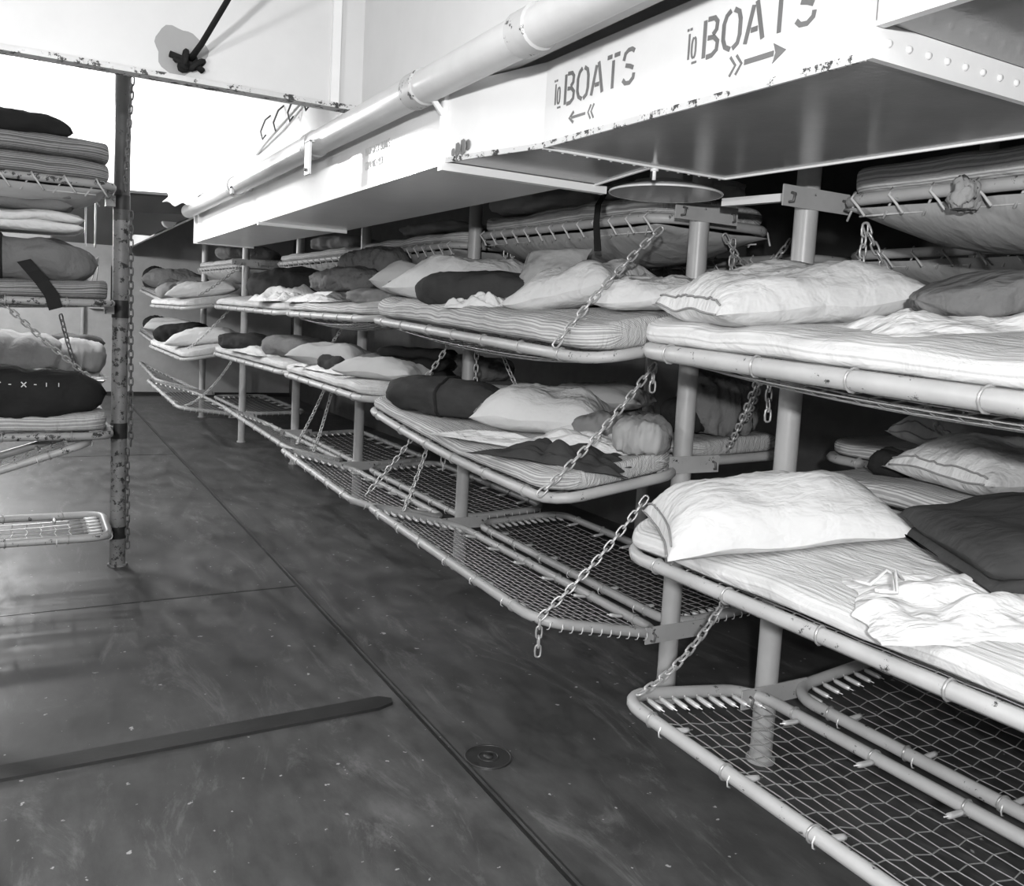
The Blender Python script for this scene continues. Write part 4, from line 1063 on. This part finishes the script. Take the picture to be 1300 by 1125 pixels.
# pole and fittings
t = empty('bunk_post', (.46, 5.45, 0)); tag(t, 'chipped old pole of the left bunk stack with dark bands', 'post')
obj('pipe', MB().tube([(0, 0, 0), (0, 0, 1.4), (0, 0, 2.13)], .043, 20), M['pole_old'], t, True, True)
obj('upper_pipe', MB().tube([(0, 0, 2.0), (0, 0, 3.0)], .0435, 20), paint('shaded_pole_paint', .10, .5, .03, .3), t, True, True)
obj('foot', MB().tube([(0, 0, 0), (0, 0, .012)], .055, 20), M['pole_old'], t, True, True)
for z, hh in ((.20, .035), (.80, .045), (1.50, .05), (2.10, .04)):
    obj('band', MB().tube([(0, 0, z-hh), (0, 0, z+hh)], .046, 20), M['dark_pole'], t, True, True)
    obj('clamp', MB().box(-.085, -.035, -.05, .02, z-.03, z+.03), M['frame_old'], t, False)
GC = 'chains on the left stack'
chain((.50, 5.38, 2.78), (.47, 5.38, 2.15), 'dark chain against the upper left pole above the top mattress', 0, 'chain_dark', l=.05, group=GC)
chain((.505, 5.40, 2.05), (.52, 5.40, .70), 'dark chain hanging down along the middle of the left pole', -.004, 'chain_dark', l=.05, r=.004, group=GC)
chain((.50, 5.39, .70), (.51, 5.40, .10), 'dark chain at the foot of the left pole', .0, 'chain_dark', l=.05, r=.004, group=GC)
chain((-.25, 4.92, 1.66), (.30, 5.18, 1.12), 'pale chain slanting across the grey rolls of the left stack', .02, 'chain', l=.046, group=GC)
chain((.16, 5.55, 1.45), (.26, 5.75, 1.10), 'tarnished chain across the right grey roll, left stack', .02, 'chain_dark', group=GC)
t = empty('coat_hook_rack', (.30, 5.50, 1.94)); tag(t, 'small wire rack of hooks hanging left of the pole', 'hook rack')
obj('wire', MB().tube([(-.02, 0, .15), (-.02, 0, -.1), (.03, 0, -.1), (.03, 0, .15)], .005, 5), M['chain'], t)
for k in range(5): obj('hook', MB().tube([(.05, 0, -.15), (-.06+.025*k, 0, -.28), (-.06+.025*k, -.01, -.31), (-.045+.025*k, -.01, -.31)], .0035, 5), M['wire'], t)
obj('bar', MB().tube([(-.08, 0, -.32), (.09, 0, -.32)], .004, 5), M['wire'], t)
t = empty('conduit', (.80, 15.40, 1.0)); tag(t, 'thin vertical conduit on the far bulkhead', 'conduit')
obj('pipe', MB().tube([(-.05, 0, -.95), (-.05, 0, 1.2)], .03, 8), M['grey_wall'], t)
obj('box', MB().box(.05, .35, -.06, .06, .4, 1.1), M['grey_wall'], t, False)

# ------------------------------------------------------------------ light and camera
def point(name, loc, power, rad):
    l = bpy.data.lights.new(name, 'POINT'); l.energy = power; l.shadow_soft_size = rad
    o = bpy.data.objects.new(name, l); o.location = loc; C.objects.link(o); return o
point('camera_flash', (-.58, -.75, 1.90), 395, .05)
point('aisle_flash', (.0, 6.25, 2.66), 115, .06)
point('near_fill', (-.55, 2.1, 1.95), 48, .05)  # added fill: lifts the left stack, evens falloff along the near aisle
point('bend_fill', (-.3, 9.0, 2.3), 75, .06)  # added fill: brightens the pillows past the bend from the camera side
point('far_fill', (-.9, 12.0, 2.35), 260, .08)  # unseen light added to brighten the far bulkhead
w = bpy.data.worlds.new('World'); S.world = w; w.use_nodes = True
w.node_tree.nodes['Background'].inputs[0].default_value = (0, 0, 0, 1)
cam = bpy.data.cameras.new('camera'); co = bpy.data.objects.new('camera', cam); C.objects.link(co)
Rw = [[0.87306155, 0.00224657, 0.48760484], [-0.48457868, -0.10733339, 0.86813769], [0.05428661, -0.99422055, -0.09262001]]
mt = Matrix(((Rw[0][0], -Rw[0][1], -Rw[0][2], 0), (Rw[1][0], -Rw[1][1], -Rw[1][2], 0), (Rw[2][0], -Rw[2][1], -Rw[2][2], 1.55), (0, 0, 0, 1)))
co.matrix_world = mt
cam.sensor_fit = 'HORIZONTAL'; cam.sensor_width = 36; cam.lens = 1100/1300*36; cam.shift_y = -51.5/1300; cam.clip_start = .02
S.camera = co
S.view_settings.view_transform = 'Standard'; S.view_settings.look = 'None'; S.view_settings.exposure = 0; S.view_settings.gamma = 1
S.view_settings.use_curve_mapping = False
S.cycles.max_bounces = 6; S.cycles.diffuse_bounces = 3; S.cycles.glossy_bounces = 3; S.cycles.use_denoising = True
